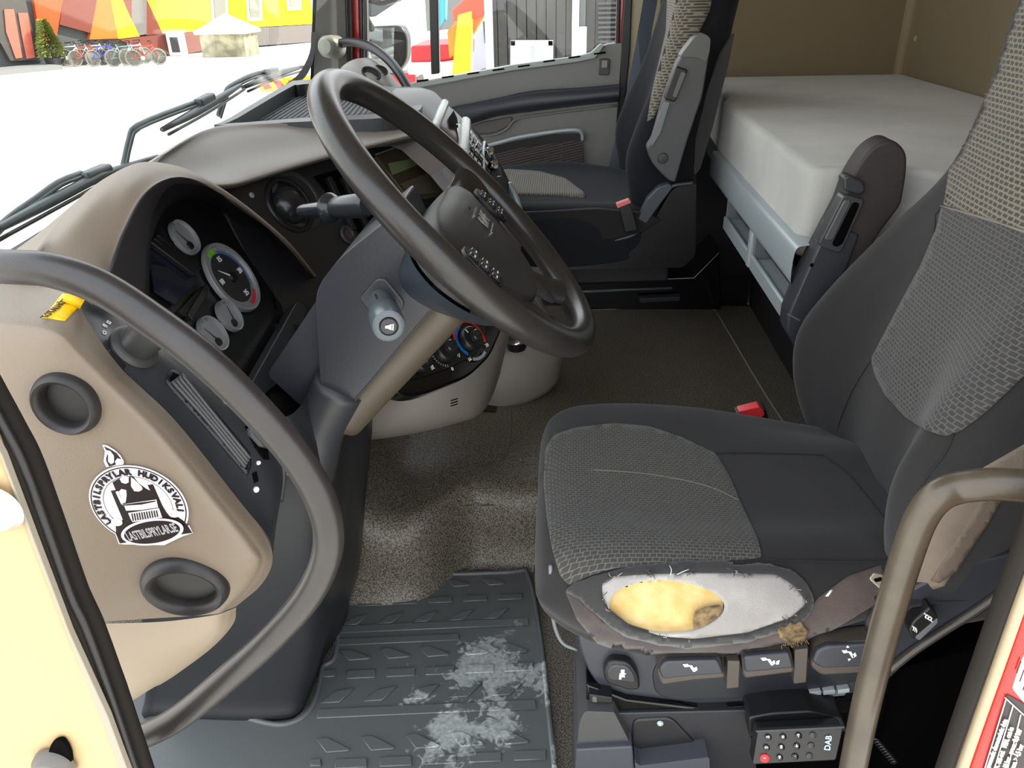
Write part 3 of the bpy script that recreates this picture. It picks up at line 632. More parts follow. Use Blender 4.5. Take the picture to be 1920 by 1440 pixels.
# ---- instrument hood and cluster
RO = [(168, 590, .70), (182, 545, .73), (205, 497, .79), (230, 432, .85), (266, 366, .93), (308, 336, 1.0), (352, 333, 1.06), (402, 354, 1.13), (472, 400, 1.22), (540, 460, 1.30), (590, 520, 1.36)]
hood = [
  [(66, 476, .72), (84, 452, .78), (112, 415, .86), (150, 372, .95), (204, 330, 1.04), (268, 304, 1.14), (344, 315, 1.20), (404, 348, 1.22), (472, 396, 1.27), (542, 456, 1.34), (592, 517, 1.39)],
  [(72, 510, .70), (96, 470, .76), (132, 420, .82), (175, 368, .90), (226, 326, .99), (276, 306, 1.08), (348, 318, 1.14), (406, 347, 1.18), (474, 395, 1.25), (543, 455, 1.33), (593, 516, 1.385)],
  [(110, 545, .69), (140, 502, .745), (170, 450, .805), (204, 392, .875), (246, 342, .95), (290, 317, 1.03), (350, 324, 1.09), (407, 349, 1.15), (474, 397, 1.235), (542, 457, 1.315), (592, 518, 1.37)],
  [(u-4, v, y) for u, v, y in RO], RO]
hv = [[Y(*p) for p in r] for r in hood]
hbk = [Vc((-.93, p.y+(.0 if i < 5 else .12*(i-4)), .73)) for i, p in enumerate(hv[0])]
hv = [hbk, [a_.lerp(b_, .8) for a_, b_ in zip(hbk, hv[0])], [a_.lerp(b_, .96) for a_, b_ in zip(hbk, hv[0])]] + hv
hd = patch('instrument_hood', hv, BEIGE, dash, 6, 5)
# dark bezel from the hood lip inward
RI = [(262, 640, .86), (268, 590, .87), (272, 520, .92), (276, 455, .98), (288, 398, 1.04), (313, 354, 1.10), (350, 345, 1.16), (412, 359, 1.24), (470, 398, 1.33), (520, 455, 1.40), (548, 530, 1.44)]
CL = PL(Y(430, 520, 1.2), (.87, 0, .48), (0, 1, 0))
mid = [(RO[i][0]*.9+RI[i][0]*.1, RO[i][1]*.9+RI[i][1]*.1, RO[i][2]+.0) for i in range(11)]
BEZ = mat('bezel_dark', (50, 47, 50), .5, bump=.1)
patch('hood_bezel', [YY(RO), YY([(u+2, v+1, y) for u, v, y in mid]), YY(RI)], BEZ, dash, 6, 4)
RC = [(270, 660), (276, 600), (280, 545), (282, 500), (286, 450), (306, 400), (345, 375), (400, 385), (462, 440), (500, 505), (520, 580)]
patch('hood_inner', [YY(RI), [Y(u*.4+a*.6, v*.4+b*.6, y+.02) for (u, v, y), (a, b) in zip(RI, RC)], on(CL, RC)], mat('cavity_black', (20, 19, 22), .5), dash, 6, 4)
cl = thing('instrument_cluster', 'black instrument cluster with silver-rimmed dials under the beige hood', 'gauges', CL(430, 700))
slab('cluster_face', on(CL.off(-.004), rp([(400+(a-400)*1.09, 560+(b-560)*1.09) for a, b in RC+[(500, 650), (440, 740), (300, 760)]], 8)), CL.n*-.02, mat('cluster_black', (24, 24, 26), .28), cl)
DIAL = mat('dial_silver', (150, 152, 154), .45, metal=.3)
def dialr(u0, v0, u1, v1): return (CL(u0, v0)-CL(u1, v1)).length/2
def dial(c, r, nm='dial'):
    p = CL(*c); o = lathe(nm, [(0, .002), (r*.9, .002), (r*.93, .007), (r, .008), (r*1.03, .004), (r*1.03, 0)], p, CL.n, DIAL, cl, 40, h=CL.h); return o, p
def arc(nm, p, r0, r1, a0, a1, m, par, o=.0035, N=20, pl=None):
    pl = pl or CL; V = []; 
    for k in range(N+1):
        a = radians(a0+(a1-a0)*k/N); d = pl.h*cos(a)+pl.v*sin(a); V += [p+d*r0+pl.n*o, p+d*r1+pl.n*o]
    return mesh(nm, V, [(2*k, 2*k+1, 2*k+3, 2*k+2) for k in range(N)], m, par, smooth=False)
R1 = .062
o, p = dial((432, 522), R1, 'tachometer')
lathe('dial_face', [(0, .0032), (R1*.72, .0032), (R1*.73, .002)], p, CL.n, mat('dial_dark', (46, 46, 50), .5), o, 36, h=CL.h)
arc('green_arc', p, R1*.76, R1*.9, 112, 84, mat('dial_green', (110, 190, 50), .5), o)
arc('blue_arc', p, R1*.74, R1*.79, 76, -38, mat('dial_blue', (40, 110, 190), .5), o)
arc('red_arc', p, R1*.78, R1*.9, -48, -90, mat('dial_red', (220, 40, 60), .5), o)
for k in range(19): arc('tick', p, R1*.82, R1*.9, 110-k*11, 109-k*11, WHITE, o, N=1) if k % 3 == 0 else None
for tx, a in (('10', 172), ('15', 86), ('20', 0), ('25', -78)):
    a = radians(a); text('dial_number', tx, p+(CL.h*cos(a)+CL.v*sin(a))*R1*.56+CL.n*.004, CL.h, CL.v, .013, WHITE, o, bold=.0003)
nd = CL.h*cos(radians(140))+CL.v*sin(radians(140))
slab('needle', [p+nd*.036+CL.n*.006, p+nd.cross(CL.n)*.0022+CL.n*.006, p-nd.cross(CL.n)*.0022+CL.n*.006], CL.n*.001, WHITE, o)
lathe('needle_hub', [(0, .009), (.008, .009), (.010, .003)], p, CL.n, BLACK, o, 20)
for c, r in (((343, 447), .029), ((427, 594), .027), ((396, 628), .029)):
    o, p = dial(c, r, 'small_gauge')
    lathe('gauge_hub', [(0, .005), (.006, .005), (.007, .002)], p-CL.v*r*.5, CL.n, BLACK, o, 14)
    a_ = radians(70 if r < .028 else 110); nd = CL.h*cos(a_)+CL.v*sin(a_); q = p-CL.v*r*.5+CL.n*.0045
    slab('needle', [q+nd*r*1.1, q+nd.cross(CL.n)*.0012, q-nd.cross(CL.n)*.0012], CL.n*.0008, BLACK, o)
    for k in range(7): a2 = 30+20*k; arc('tick', p-CL.v*r*.5, r*1.25, r*1.36, a2, a2+2.2, BLACK, o, .003, 1)
# screens and key blocks
slab('trip_display', on(CL.off(.004), rp([(277, 470), (300, 462), (372, 525), (328, 572), (290, 545)], 4)), CL.n*-.004, mat('display_blue_black', (22, 26, 42), .06), cl, .001)
for k in range(3):
    slab('display_frame_rib', on(CL.off(.014-.003*k), [(282+k*6, 452-k*6), (288+k*6, 446-k*6), (372+k*3, 508-k*3), (366+k*3, 516-k*3)]), CL.n*-.01, BLACK, cl, .002)
slab('button_block', on(CL.off(.010), rp([(352, 588), (385, 532), (394, 538), (392, 548), (362, 600)], 3)), CL.n*-.01, BLACK, cl, .003)
slab('button_block', on(CL.off(.008), rp([(335, 585), (375, 540), (384, 546), (350, 596)], 3)), CL.n*-.01, GLOSS, cl, .003)

# lower dark body of the dash between cluster and floor column
patch('dash_lower', [YY([(262, 640, .86), (330, 700, .84), (430, 780, .82), (520, 840, .84), (560, 900, .9)]),
  YY([(300, 640, 1.0), (400, 690, 1.0), (470, 730, 1.0), (540, 790, 1.02), (590, 860, 1.04)]),
  YY([(330, 690, 1.12), (430, 730, 1.14), (500, 720, 1.2), (560, 690, 1.3), (600, 700, 1.34)])], BLACK, dash, 5, 5)
slab('panel_strip', on(CL.off(.03), rp([(470, 720), (556, 565), (575, 575), (560, 640), (520, 720), (490, 745)], 6)), CL.n*-.02, DGREY, dash, .004)

# ---- side panel with two round vents (driver's door end of the dash)
sp_ = thing('dash_side_panel', 'beige textured dash end panel with two round vents facing the door', 'panel', (-.4, .6, .5))
A_ = [(-60, 530, .72), (50, 534, .70), (138, 545, .67), (160, 595, .65), (225, 688, .64), (328, 788, .635), (440, 928, .63), (495, 1000, .63), (511, 1050, .64), (490, 1096, .65), (443, 1137, .64)]
B_ = [(-60, 585, .61), (40, 592, .605), (112, 608, .60), (155, 650, .60), (210, 708, .60), (308, 806, .60), (418, 942, .60), (476, 1014, .605), (494, 1052, .615), (470, 1100, .62), (424, 1144, .615)]
C_ = [(-60, 625, .59), (30, 630, .587), (92, 644, .585), (135, 682, .585), (188, 738, .585), (284, 832, .585), (392, 964, .585), (446, 1034, .588), (462, 1064, .595), (436, 1106, .60), (398, 1152, .595)]
D_ = [(-90, 720, .58), (-40, 760, .58), (-10, 810, .58), (20, 850, .58), (60, 900, .58), (100, 960, .58), (150, 1040, .58), (175, 1090, .58), (185, 1125, .58), (175, 1150, .58), (160, 1168, .58)]
E_ = [(-160, 780, .58), (-140, 820, .58), (-110, 860, .58), (-80, 900, .58), (-40, 950, .58), (0, 1010, .58), (50, 1080, .58), (80, 1110, .58), (100, 1140, .58), (100, 1155, .58), (100, 1172, .58)]
Mid = [tuple(a*.5+b*.5 for a, b in zip(c, d)) for c, d in zip(C_, D_)]
side = patch('side_face', [YY(A_), YY(B_), YY(C_), YY(Mid), YY(D_), YY(E_)], BEIGE, sp_, 12, 12)
low = patch('lower_cover', [YY([(443, 1139, .645), (425, 1146, .62), (398, 1154, .60), (300, 1166, .588), (160, 1170, .584), (80, 1172, .584)]),
  YY([(437, 1170, .65), (418, 1185, .622), (385, 1200, .605), (300, 1215, .592), (175, 1210, .588), (90, 1200, .588)]),
  YY([(398, 1214, .67), (378, 1226, .64), (345, 1240, .62), (280, 1255, .605), (200, 1255, .6), (100, 1240, .6)]),
  YY([(330, 1265, .70), (320, 1270, .67), (300, 1280, .65), (265, 1298, .63), (220, 1310, .62), (120, 1300, .62)]),
  YY([(300, 1284, .74), (290, 1288, .70), (270, 1300, .68), (242, 1318, .66), (205, 1335, .65), (120, 1340, .65)])], mat('lower_beige', (160, 146, 128), .48, bump=.2, bscale=400), sp_, 6, 6)
SB = bvh(side)
def cut(o, c, ax, r):
    bm = bmesh.new(); bm.from_mesh(o.data); ax = Vc(ax).normalized(); dl = []
    for f in bm.faces:
        m_ = f.calc_center_median()-c; d = m_.dot(ax)
        if (m_-ax*d).length < r and abs(d) < .05: dl.append(f)
    bmesh.ops.delete(bm, geom=dl, context='FACES'); bm.to_mesh(o.data); bm.free()
for (u, v), (u2, v2), (u3, v3) in (((125, 756), (60, 748), (191, 766)), ((348, 1100), (264, 1088), (432, 1118))):
    c = hitp(SB, u, v, 0); h2, nn, i_, d_2 = SB.find_nearest(c); nn = -nn if nn.dot(ray(u, v)) > 0 else nn
    Pv = PL(c, nn); r = (Pv(u2, v2)-Pv(u3, v3)).length/2
    cut(side, c, nn, r*.86); cut(low, c, nn, r*.86)
    t = thing('round_air_vent', 'small round black rubber air vent above the round sticker' if u < 200 else 'large round black rubber air vent below the round sticker', 'vent', c)
    lathe('vent_ring', [(r*.66, -.03), (r*.655, -.006), (r*.68, .003), (r*.74, .008), (r*.84, .010), (r*.93, .007), (r*.985, .002), (r, -.004), (r*.93, -.012)], c, nn, mat('vent_rubber', (38, 36, 36), .42), t, 48)
    lathe('vent_duct', [(r*.66, -.004), (r*.6, -.03), (r*.6, -.06), (r*.6, -.11), (0, -.115)], c, nn, mat('duct_grey', (30, 30, 30), .5), t, 40)
    lathe('duct_shade_disc', [(r*.62, -.055), (0, -.056)], c, nn, VOID, t, 40)  # shade deep in the duct, put into the colour of a black disc
    if u > 200: tube('duct_rim', [c-nn*.05+Vc((.0, 0, 0))+(Pv.h*cos(a)+Pv.v*sin(a))*r*.58 for a in [2*pi*k/24 for k in range(24)]], .002, DGREY, t, closed=True, n=1, seg=6)
# round logo sticker
c = hitp(SB, 262, 944, .0012); h2, nn, i_, d_2 = SB.find_nearest(c); nn = -nn if nn.dot(ray(262, 944)) > 0 else nn
SP = PL(c, nn); hh = (SP(360, 975)-SP(215, 1004)); SP = PL(c, nn, hh)
t = thing('round_sticker', 'round white and black sticker with a truck drawing and flame, between the vents', 'sticker', c)
SW, SK = mat('sticker_white', (232, 230, 236), .35), mat('sticker_black', (30, 22, 26), .35)
def disc(nm, m, rx, ry, o, ctr=(0, 0), r0=0, N=64, a0=0, a1=360):
    V = []; 
    for k in range(N+1):
        a = radians(a0+(a1-a0)*k/N); V += [SP.at(ctr[0]+rx*r0*cos(a), ctr[1]+ry*r0*sin(a), o), SP.at(ctr[0]+rx*cos(a), ctr[1]+ry*sin(a), o)]
    return mesh(nm, V, [(2*k, 2*k+1, 2*k+3, 2*k+2) for k in range(N)], m, t, smooth=False)
def sab(u, v): p = SP(u, v)-SP.p; return p.dot(SP.h), p.dot(SP.v)
# photo to sticker coordinates
L_, R_, T_, B2 = sab(160, 935), sab(366, 968), sab(262, 866), sab(272, 1022)
cx, cy = (L_[0]+R_[0])/2, (T_[1]+B2[1])/2; RX = (R_[0]-L_[0])/2; RY = (T_[1]-B2[1])/2*1.02
def zq(x, y): return sab(140+x*260/1702, 820+y*220/1440)          # from the close view of the sticker
def pol(nm, L, m, o): return slab(nm, [SP.at(*zq(*p), o) for p in L], SP.n*-.0004, m, t)
disc('backing', SW, RX, RY, .0006, (cx, cy)); pol('backing_flame', [(345, 90), (400, 95), (490, 150), (560, 215), (605, 290), (600, 330), (390, 360), (360, 290), (375, 170)], SW, .0006)
pol('backing_corner', [(500, 1180), (545, 1305), (620, 1310), (1100, 1320), (1330, 1210), (1450, 1170), (1410, 1080), (900, 1000)], SW, .0006)
disc('ring_line', SK, RX*.965, RY*.965, .0010, (cx, cy), .975); disc('ring_line', SK, RX*.70, RY*.72, .0010, (cx, cy+RY*.02), .985, a0=-25, a1=215)
pol('flame', [(365, 105), (440, 140), (520, 190), (575, 262), (530, 250), (498, 290), (510, 330), (430, 350), (395, 290), (392, 250), (415, 180)], SK, .0010)
pol('flame_light', [(400, 150), (445, 160), (490, 220), (490, 300), (455, 320), (420, 290), (420, 210)], SW, .0014)
pol('truck_flames', [(470, 545), (550, 500), (590, 550), (640, 560), (680, 470), (720, 470), (790, 560), (890, 630), (935, 650), (900, 580), (965, 570), (1080, 830), (1140, 930), (1250, 960), (1330, 1010), (1380, 1060), (1445, 1165), (560, 1295), (515, 1180), (510, 1080), (570, 1020), (600, 1010), (450, 650), (510, 640)], SK, .0010)
for L in ([(548, 660), (580, 625), (640, 640), (645, 700), (632, 790), (600, 800), (570, 700)], [(700, 480), (740, 510), (830, 600), (840, 630), (800, 655), (740, 650), (700, 590)], [(560, 500), (600, 470), (670, 480), (670, 545), (630, 560), (585, 545)],
          [(585, 815), (1010, 755), (1030, 850), (830, 880), (640, 890), (620, 835)], [(665, 920), (1040, 860), (1080, 975), (1000, 985), (720, 1030), (700, 1000)], [(510, 660), (540, 650), (600, 800), (580, 810)]): pol('light_area', L, SW, .0014)
for i in range(11):
    x = 705+i*30; pol('radiator_bar', [(x, 925-i*4), (x+14, 923-i*4), (x+32, 1012-i*5), (x+18, 1015-i*5)], SK, .0018)
pol('bonnet_line', [(600, 815), (1000, 765), (1005, 775), (830, 812), (610, 826)], SK, .0018)
for q in ((528, 1028), (1228, 922)): disc('headlamp', SW, .0058, .0046, .0018, zq(*q), N=20)
ec = zq(962, 1148); e1 = zq(565, 1165); e2 = zq(1365, 1110); ew = (e2[0]-e1[0])/2; e3, e4 = zq(950, 985), zq(960, 1315); eh = (e3[1]-e4[1])/2
disc('oval_white', SW, ew, eh, .0020, ec); disc('oval_black', SK, ew*.9, eh*.84, .0024, ec)
tx = text('lettering', 'LASTBILSPRYLAR.SE', SP.at(*ec, .0026), SP.h, SP.v, .0105, SW, t, bold=.0003); 
w_ = max(v.co.x for v in tx.data.vertices)
me = tx.data; xs = [(v.co-SP.at(*ec)).dot(SP.h) for v in me.vertices]; kx = ew*1.62/(max(xs)-min(xs)); ys = [(v.co-SP.at(*ec)).dot(SP.v) for v in me.vertices]; ky = eh*.72/(max(ys)-min(ys))
for v, x, y in zip(me.vertices, xs, ys): v.co = SP.at(ec[0]+x*kx, ec[1]+y*ky, .0027)
s_ = 'LASTBILSPRYLAR HUDIKSVALL'
_l = [((zq(*q)[0]-cx)/RX, (zq(*q)[1]-cy)/RY) for q in ((395, 1045), (1368, 905))]
a0_, a1_ = math.degrees(atan2(_l[0][1], _l[0][0])) % 360, math.degrees(atan2(_l[1][1], _l[1][0]))
r0_, r1_ = sqrt(_l[0][0]**2+_l[0][1]**2), sqrt(_l[1][0]**2+_l[1][1]**2)
for i, ch in enumerate(s_):
    if ch == ' ': continue
    a = radians(a0_-(a0_-a1_)*i/(len(s_)-1)); rr = r0_+(r1_-r0_)*i/(len(s_)-1); rr = .835
    h_ = SP.h*sin(a)-SP.v*cos(a); v_ = SP.h*cos(a)+SP.v*sin(a)
    text('letter', ch, SP.at(cx+RX*rr*cos(a), cy+RY*rr*sin(a), .0012), h_, v_, RX*.185, SK, t, bold=.0004)
# yellow sticker
sb2 = bvh(side)
t = thing('yellow_sticker', 'small yellow sticker with curled strip on top of the dash end', 'sticker', hitp(SB, 115, 585, 0))
drape('paper', SB, [(92, 584), (118, 552), (160, 562), (122, 602), (78, 595)], mat('sticker_yellow', (244, 196, 10), .5), t, .0012, 8)
cc = hitp(SB, 135, 572, .006); ax_ = (hitp(SB, 148, 578, .004)-hitp(SB, 122, 566, .004)); tube('curled_strip', [cc-ax_*.45, cc+ax_*.45], .006, mat('curl_yellow', (222, 176, 10), .5), t, n=1, raw=True)
q = hitp(SB, 106, 581, .0022); h_ = (hitp(SB, 126, 563, .002)-hitp(SB, 92, 592, .002)); q2, n2, _, _ = SB.find_nearest(q); n2 = n2 if n2.dot(ray(106, 581)) < 0 else -n2
h_ = (h_-n2*h_.dot(n2)).normalized(); text('lettering', 'TOTALHÖJD', q, h_, n2.cross(h_), .0085, mat('ink_black', (60, 50, 20), .6), t)

# ---- dark control strip
cs = thing('dash_control_strip', 'dark control strip with light knob and slim louvre vent beside the beige panel', 'panel', (-.35, .65, .7))
SA = [(142, 547, .69), (154, 598, .665), (228, 690, .65), (330, 790, .643), (442, 930, .638), (500, 1003, .64), (512, 1040, .65)]
SBp = [(176, 572, .70), (190, 606, .69), (260, 676, .67), (350, 770, .665), (452, 890, .66), (506, 975, .66), (516, 1000, .67)]
SC = [(226, 578, .74), (250, 608, .725), (310, 660, .71), (392, 745, .70), (478, 842, .69), (520, 925, .69), (522, 960, .70)]
SD = [(262, 588, .80), (290, 620, .78), (345, 662, .76), (430, 735, .745), (505, 812, .73), (530, 880, .73), (526, 940, .74)]
strip_o = patch('strip_face', [YY(SA), YY(SBp), YY(SC), YY(SD)], mat('strip_black', (44, 46, 49), .4, bump=.12, bscale=600), cs, 8, 8)
slab('strip_filler', on(Y, [(150, 566), (200, 585), (300, 690), (430, 850), (500, 985), (470, 970), (320, 790), (180, 640)], .715), (0, .05, 0), BLACK, cs)  # dark filler added behind the strip, blocks light through the gap
STB = bvh(strip_o)
def sp3(u, v, o=0): return hitp(STB, u, v, o)
def sfr(u, v):
    p = sp3(u, v); q, n_, _, _ = STB.find_nearest(p); n_ = n_ if n_.dot(ray(u, v)) < 0 else -n_; return p, n_
p, n_ = sfr(248, 655)
kx = (n_*.7+Vc((.7, -.12, .25))*.6).normalized()
kn = lathe('light_knob', [(.0245, 0), (.025, .005), (.022, .008), (.0185, .009), (.0180, .040), (.0165, .043), (0, .043)], p, kx, mat('knob_black', (58, 58, 57), .42, bump=.2, bscale=500), cs, 36)
for i, (u, v, tx) in enumerate(((195, 625, '0'), (196, 612, '≡'), (203, 606, '¤'))):
    q, n2 = sfr(u, v); h_ = (sp3(u+8, v+4)-q).normalized(); h_ = (h_-n2*h_.dot(n2)).normalized(); text('symbol', tx, q+n2*.0008, h_, n2.cross(h_), .010, WHITE, cs)
q, n2 = sfr(208, 607)
# louvre vent
fr_ = [(309, 712), (318, 696), (330, 698), (404, 776), (466, 850), (469, 872), (462, 892), (455, 886), (380, 798), (312, 722)]
lv = drape('louvre_frame', STB, fr_, BLACK, cs, .003, 8)
drape('louvre_opening', STB, [(315, 713), (321, 702), (330, 705), (402, 782), (461, 853), (463, 868), (458, 881), (383, 794), (317, 720)], VOID, cs, .0036, 8)
for k in range(4):
    o_ = k*4.2; tube('louvre_slat', [sp3(317+o_*1.15+k, 719-o_, .005), sp3(382+o_*.9, 790-o_*1.0, .005), sp3(455+o_*.7, 877-o_*1.3, .005)], .0021, mat('slat_grey', (72, 74, 74), .35), cs, seg=8)
q, n2 = sfr(432, 747); lathe('indicator_lamp', [(0, .005), (.005, .004), (.006, 0)], sp3(433, 748), n2, mat('orange_lamp', (250, 120, 10), .3, emit=.6), cs, 16)
lathe('indicator_dial', [(0, .003), (.005, .002), (.006, 0)], sp3(425, 754), n2, mat('green_grey', (150, 170, 150), .4), cs, 16)
drape('switch_recess', STB, [(458, 800), (470, 798), (500, 838), (504, 862), (494, 862), (476, 838)], VOID, cs, .001, 8)
drape('rocker_switch', STB, [(461, 806), (476, 800), (500, 832), (498, 842), (484, 838), (466, 818)], DGREY, cs, .006, 6)
for u, v, r in ((498, 836, .0035), (484, 868, .0025), (480, 918, .0035)):
    q, n2 = sfr(u, v); lathe('white_dot', [(0, .002), (r*.8, .002), (r, 0)], sp3(u, v), n2, WHITE, cs, 12)
drape('small_switch', STB, [(472, 888), (480, 884), (484, 902), (476, 906)], VOID, cs, .001, 5)
tube('strip_edge', [Y(u+1, v-1, y) for u, v, y in SD], .003, DGREY, cs)

# ---- dark moulded pillar down to the floor
kp = thing('footwell_column_cover', 'tall dark grey moulded cover standing on the footwell floor below the dash', 'cover', (-.55, 1.0, 0))
secs = []
for z, xl, xr, y0, y1 in ((.645, -.63, -.365, .89, 1.2), (.6, -.64, -.355, .90, 1.2), (.50, -.66, -.352, .93, 1.2), (.3, -.70, -.388, .94, 1.2), (.14, -.72, -.418, .94, 1.2), (.05, -.74, -.447, .93, 1.2), (.015, -.75, -.455, .92, 1.2), (0, -.745, -.46, .925, 1.2)):
    L = [(xl, y0+.02), (xl+.03, y0), ((xl+xr)/2, y0-.004), (xr-.05, y0), (xr-.012, y0+.012), (xr, y0+.05), (xr+.0, (y0+y1)/2), (xr, y1), (xl, y1)]
    secs.append([Vc((a, b, z)) for a, b in L])
patch('cover_body', secs, mat('cover_dark', (34, 36, 39), .36, bump=.1, bscale=700), kp, 4, 4, cu=True)
tube('pale_edge', [Y(514, 872, .86), Y(538, 884, .87), (Y(566, 892, .89))], .005, SILV2, kp)
tube('steering_shaft', [Y(575, 880, .98), Y(600, 800, .98), Y(640, 720, .98)], [.045, .038, .04], DGREY, kp)

# ================================================================ STEERING COLUMN + WHEEL
sc = thing('steering_column', 'dark grey steering column shroud with a stubby horn stalk on its side', 'steering column', (-.35, 1.0, .5))
sh = slab('upper_shroud', on(Y, rp([(728, 410, 10), (640, 480, 30), (592, 540, 28), (592, 600, 20), (603, 760, 10), (626, 796, 4), (814, 574, 4)], 12), .955), (0, .19, 0), SHROUD, sc, .012, 4)
slab('lower_shroud', on(Y, rp([(596, 560), (500, 702), (560, 758), (626, 797), (640, 700)], 10), .985), (0, .15, 0), mat('shroud_dark', (46, 47, 54), .42, bump=.12, bscale=600), sc, .01)
tube('shroud_underside', [Y(846, 560, 1.0), Y(732, 680, 1.0), Y(640, 782, 1.0)], [.035, .037, .036], mat('shroud_taupe', (84, 76, 64), .45, bump=.25, bscale=400), sc, seg=24)
slab('seam_line', on(Y, [(812, 574), (815, 576), (628, 799), (624, 797)], .954), (0, .01, 0), BLACK, sc)
# stalk with horn button
slab('stalk_plate', on(Y, rp([(672, 560), (706, 522), (722, 522), (758, 566), (756, 580), (742, 586), (690, 584)], 8), .951), (0, .01, 0), DGREY, sc, .003)
hp, he = Y(712, 562, .955), Y(729, 612, .845); ax = (he-hp).normalized(); Ls = (he-hp).length
stk = lathe('horn_stalk', [(.015, 0), (.017, Ls*.15), (.018, Ls*.5), (.0205, Ls*.56), (.021, Ls*.9), (.0195, Ls*.985), (.0165, Ls), (.0120, Ls), (.0118, Ls-.004), (0, Ls-.004)], hp, ax, mat('stalk_grey', (84, 92, 97), .3), sc, 40)
lathe('horn_button', [(.0110, Ls-.004), (.0108, Ls-.001), (.0095, Ls+.001), (0, Ls+.0015)], hp, ax, DGREY, stk, 32)
HPp = PL(he+ax*.0025, ax, Vc((1, .0, -.1))); 
if HPp.v.z < 0: HPp = PL(HPp.p, HPp.n, -HPp.h)
slab('horn_symbol', [HPp.at(*p) for p in ((-.0045, .0018), (-.0015, .0018), (.003, .004), (.003, -.004), (-.0015, -.0018), (-.0045, -.0018))], ax*.0003, WHITE, stk)
slab('horn_symbol', [HPp.at(*p) for p in ((.004, .004), (.0055, .004), (.0055, -.004), (.004, -.004))], ax*.0003, WHITE, stk)
for k in range(4): 
    a = 2*pi*k/4+.5; q = hp+ax*Ls*.36; tube('stalk_groove', [q+(HPp.h*cos(a)+HPp.v*sin(a))*.0176-ax*.012, q+(HPp.h*cos(a)+HPp.v*sin(a))*.0182+ax*.012], .0012, BLACK, stk, n=1, seg=6, raw=True)
# gear stalk reaching toward the wheel from the ball
gs = thing('selector_stalk', 'black control stalk with flared collar pointing right from behind the wheel', 'lever', Y(580, 392, 1.3))
g0, g1 = Y(572, 396, 1.22), Y(690, 384, 1.12); gx = (g1-g0).normalized(); gl = (g1-g0).length
lathe('stalk', [(0, -.01), (.010, -.01), (.0115, .0), (.0125, gl*.42), (.0125, gl*.45)], g0, gx, mat('stalk_black', (38, 42, 46), .22), gs, 28)
lathe('collar', [(.012, gl*.38), (.022, gl*.40), (.0245, gl*.43), (.022, gl*.46), (.014, gl*.50)], g0, gx, mat('stalk_black', (38, 42, 46), .22), gs, 32)
lathe('grip', [(.014, gl*.49), (.0165, gl*.52), (.018, gl*.7), (.018, gl*.95), (.015, gl), (0, gl)], g0, gx, mat('stalk_grip', (44, 47, 50), .3), gs, 28)
# wheel
al = radians(45.5); WC = Vc((-.1337, 1.0496, .888)); we = Vc((cos(al), 0, -sin(al))); wb = Vc((-sin(radians(2.9)), cos(radians(2.9)), 0)); wb = (wb-we*wb.dot(we)).normalized(); wn = we.cross(wb).normalized()
if wn.z < 0: wn = -wn
WP_ = PL(WC, wn, wb)          # at(a,b): a along the axle of the cab, b up the wheel
if WP_.v.z < 0: WP_.v = -WP_.v
sw = thing('steering_wheel', 'large dark steering wheel with worn smooth rim and embossed maker plate', 'steering wheel', WC)
RW = .2355
tube('rim', [WP_.at(RW*cos(a), RW*sin(a)) for a in [2*pi*k/72 for k in range(72)]], .0198, WHEELM, sw, closed=True, n=1, seg=20)
def wp(u, v, o=0): return WP_.off(o)(u, v)
# hub pad: domed shield
def lp(R, z): return [WP_.at(a*R, b*R, z) for a, b in HS]
HS = [(0, .036), (.07, .035), (.125, .02), (.15, -.015), (.14, -.06), (.105, -.105), (.06, -.142), (0, -.152), (-.06, -.142), (-.105, -.105), (-.14, -.06), (-.15, -.015), (-.125, .02), (-.07, .035)]
patch('hub_pad', [lp(1.0, -.055), lp(1.02, -.03), lp(1.0, -.012), lp(.92, -.002), lp(.6, .006), lp(.25, .009), lp(.02, .010)], HUBM, sw, 5, 4, cu=True)
patch('hub_underside', [lp(.2, -.13), lp(.55, -.115), lp(.85, -.085), lp(1.0, -.06)], mat('blue_lit_hub', (46, 53, 62), .34), sw, 5, 4, cu=True)  # blue light on the hub underside is put into its colour
def spoke(a0, a1, w0, w1):
    p0 = (.09*cos(a0), .09*sin(a0)); p1 = ((RW-.008)*cos(a1), (RW-.008)*sin(a1)); d = Vc((p1[0]-p0[0], p1[1]-p0[1])).normalized(); s = Vc((-d.y, d.x)); rows = []
    for k, (t_, z, th) in enumerate(((0, -.022, .016), (.35, -.026, .014), (.7, -.018, .013), (1, -.003, .014))):
        c = Vc(p0).lerp(Vc(p1), t_) if 0 else Vc((p0[0]+(p1[0]-p0[0])*t_, p0[1]+(p1[1]-p0[1])*t_)); wd = w0+(w1-w0)*t_
        if k == 3: wd *= 1.25
        rows.append([WP_.at(c.x+s.x*q*wd, c.y+s.y*q*wd, z+r*th) for q, r in ((-1, 0), (-.7, .8), (0, 1), (.7, .8), (1, 0), (.7, -.8), (0, -1), (-.7, -.8))])
    return patch('spoke', rows, WHEELM, sw, 3, 5, cu=True)
spoke(radians(-8), radians(0), .045, .030); spoke(radians(188), radians(180), .045, .030); spoke(radians(-62), radians(-66), .030, .022); spoke(radians(-118), radians(-114), .030, .022)
# spoke inlays
for s in (1, -1): slab('spoke_inlay', [WP_.at(s*a, b, -.012) for a, b in ((.02, -.13), (.05, -.122), (.085, -.185), (.065, -.20), (.045, -.18))], wn*-.012, DGREY, sw, .004)
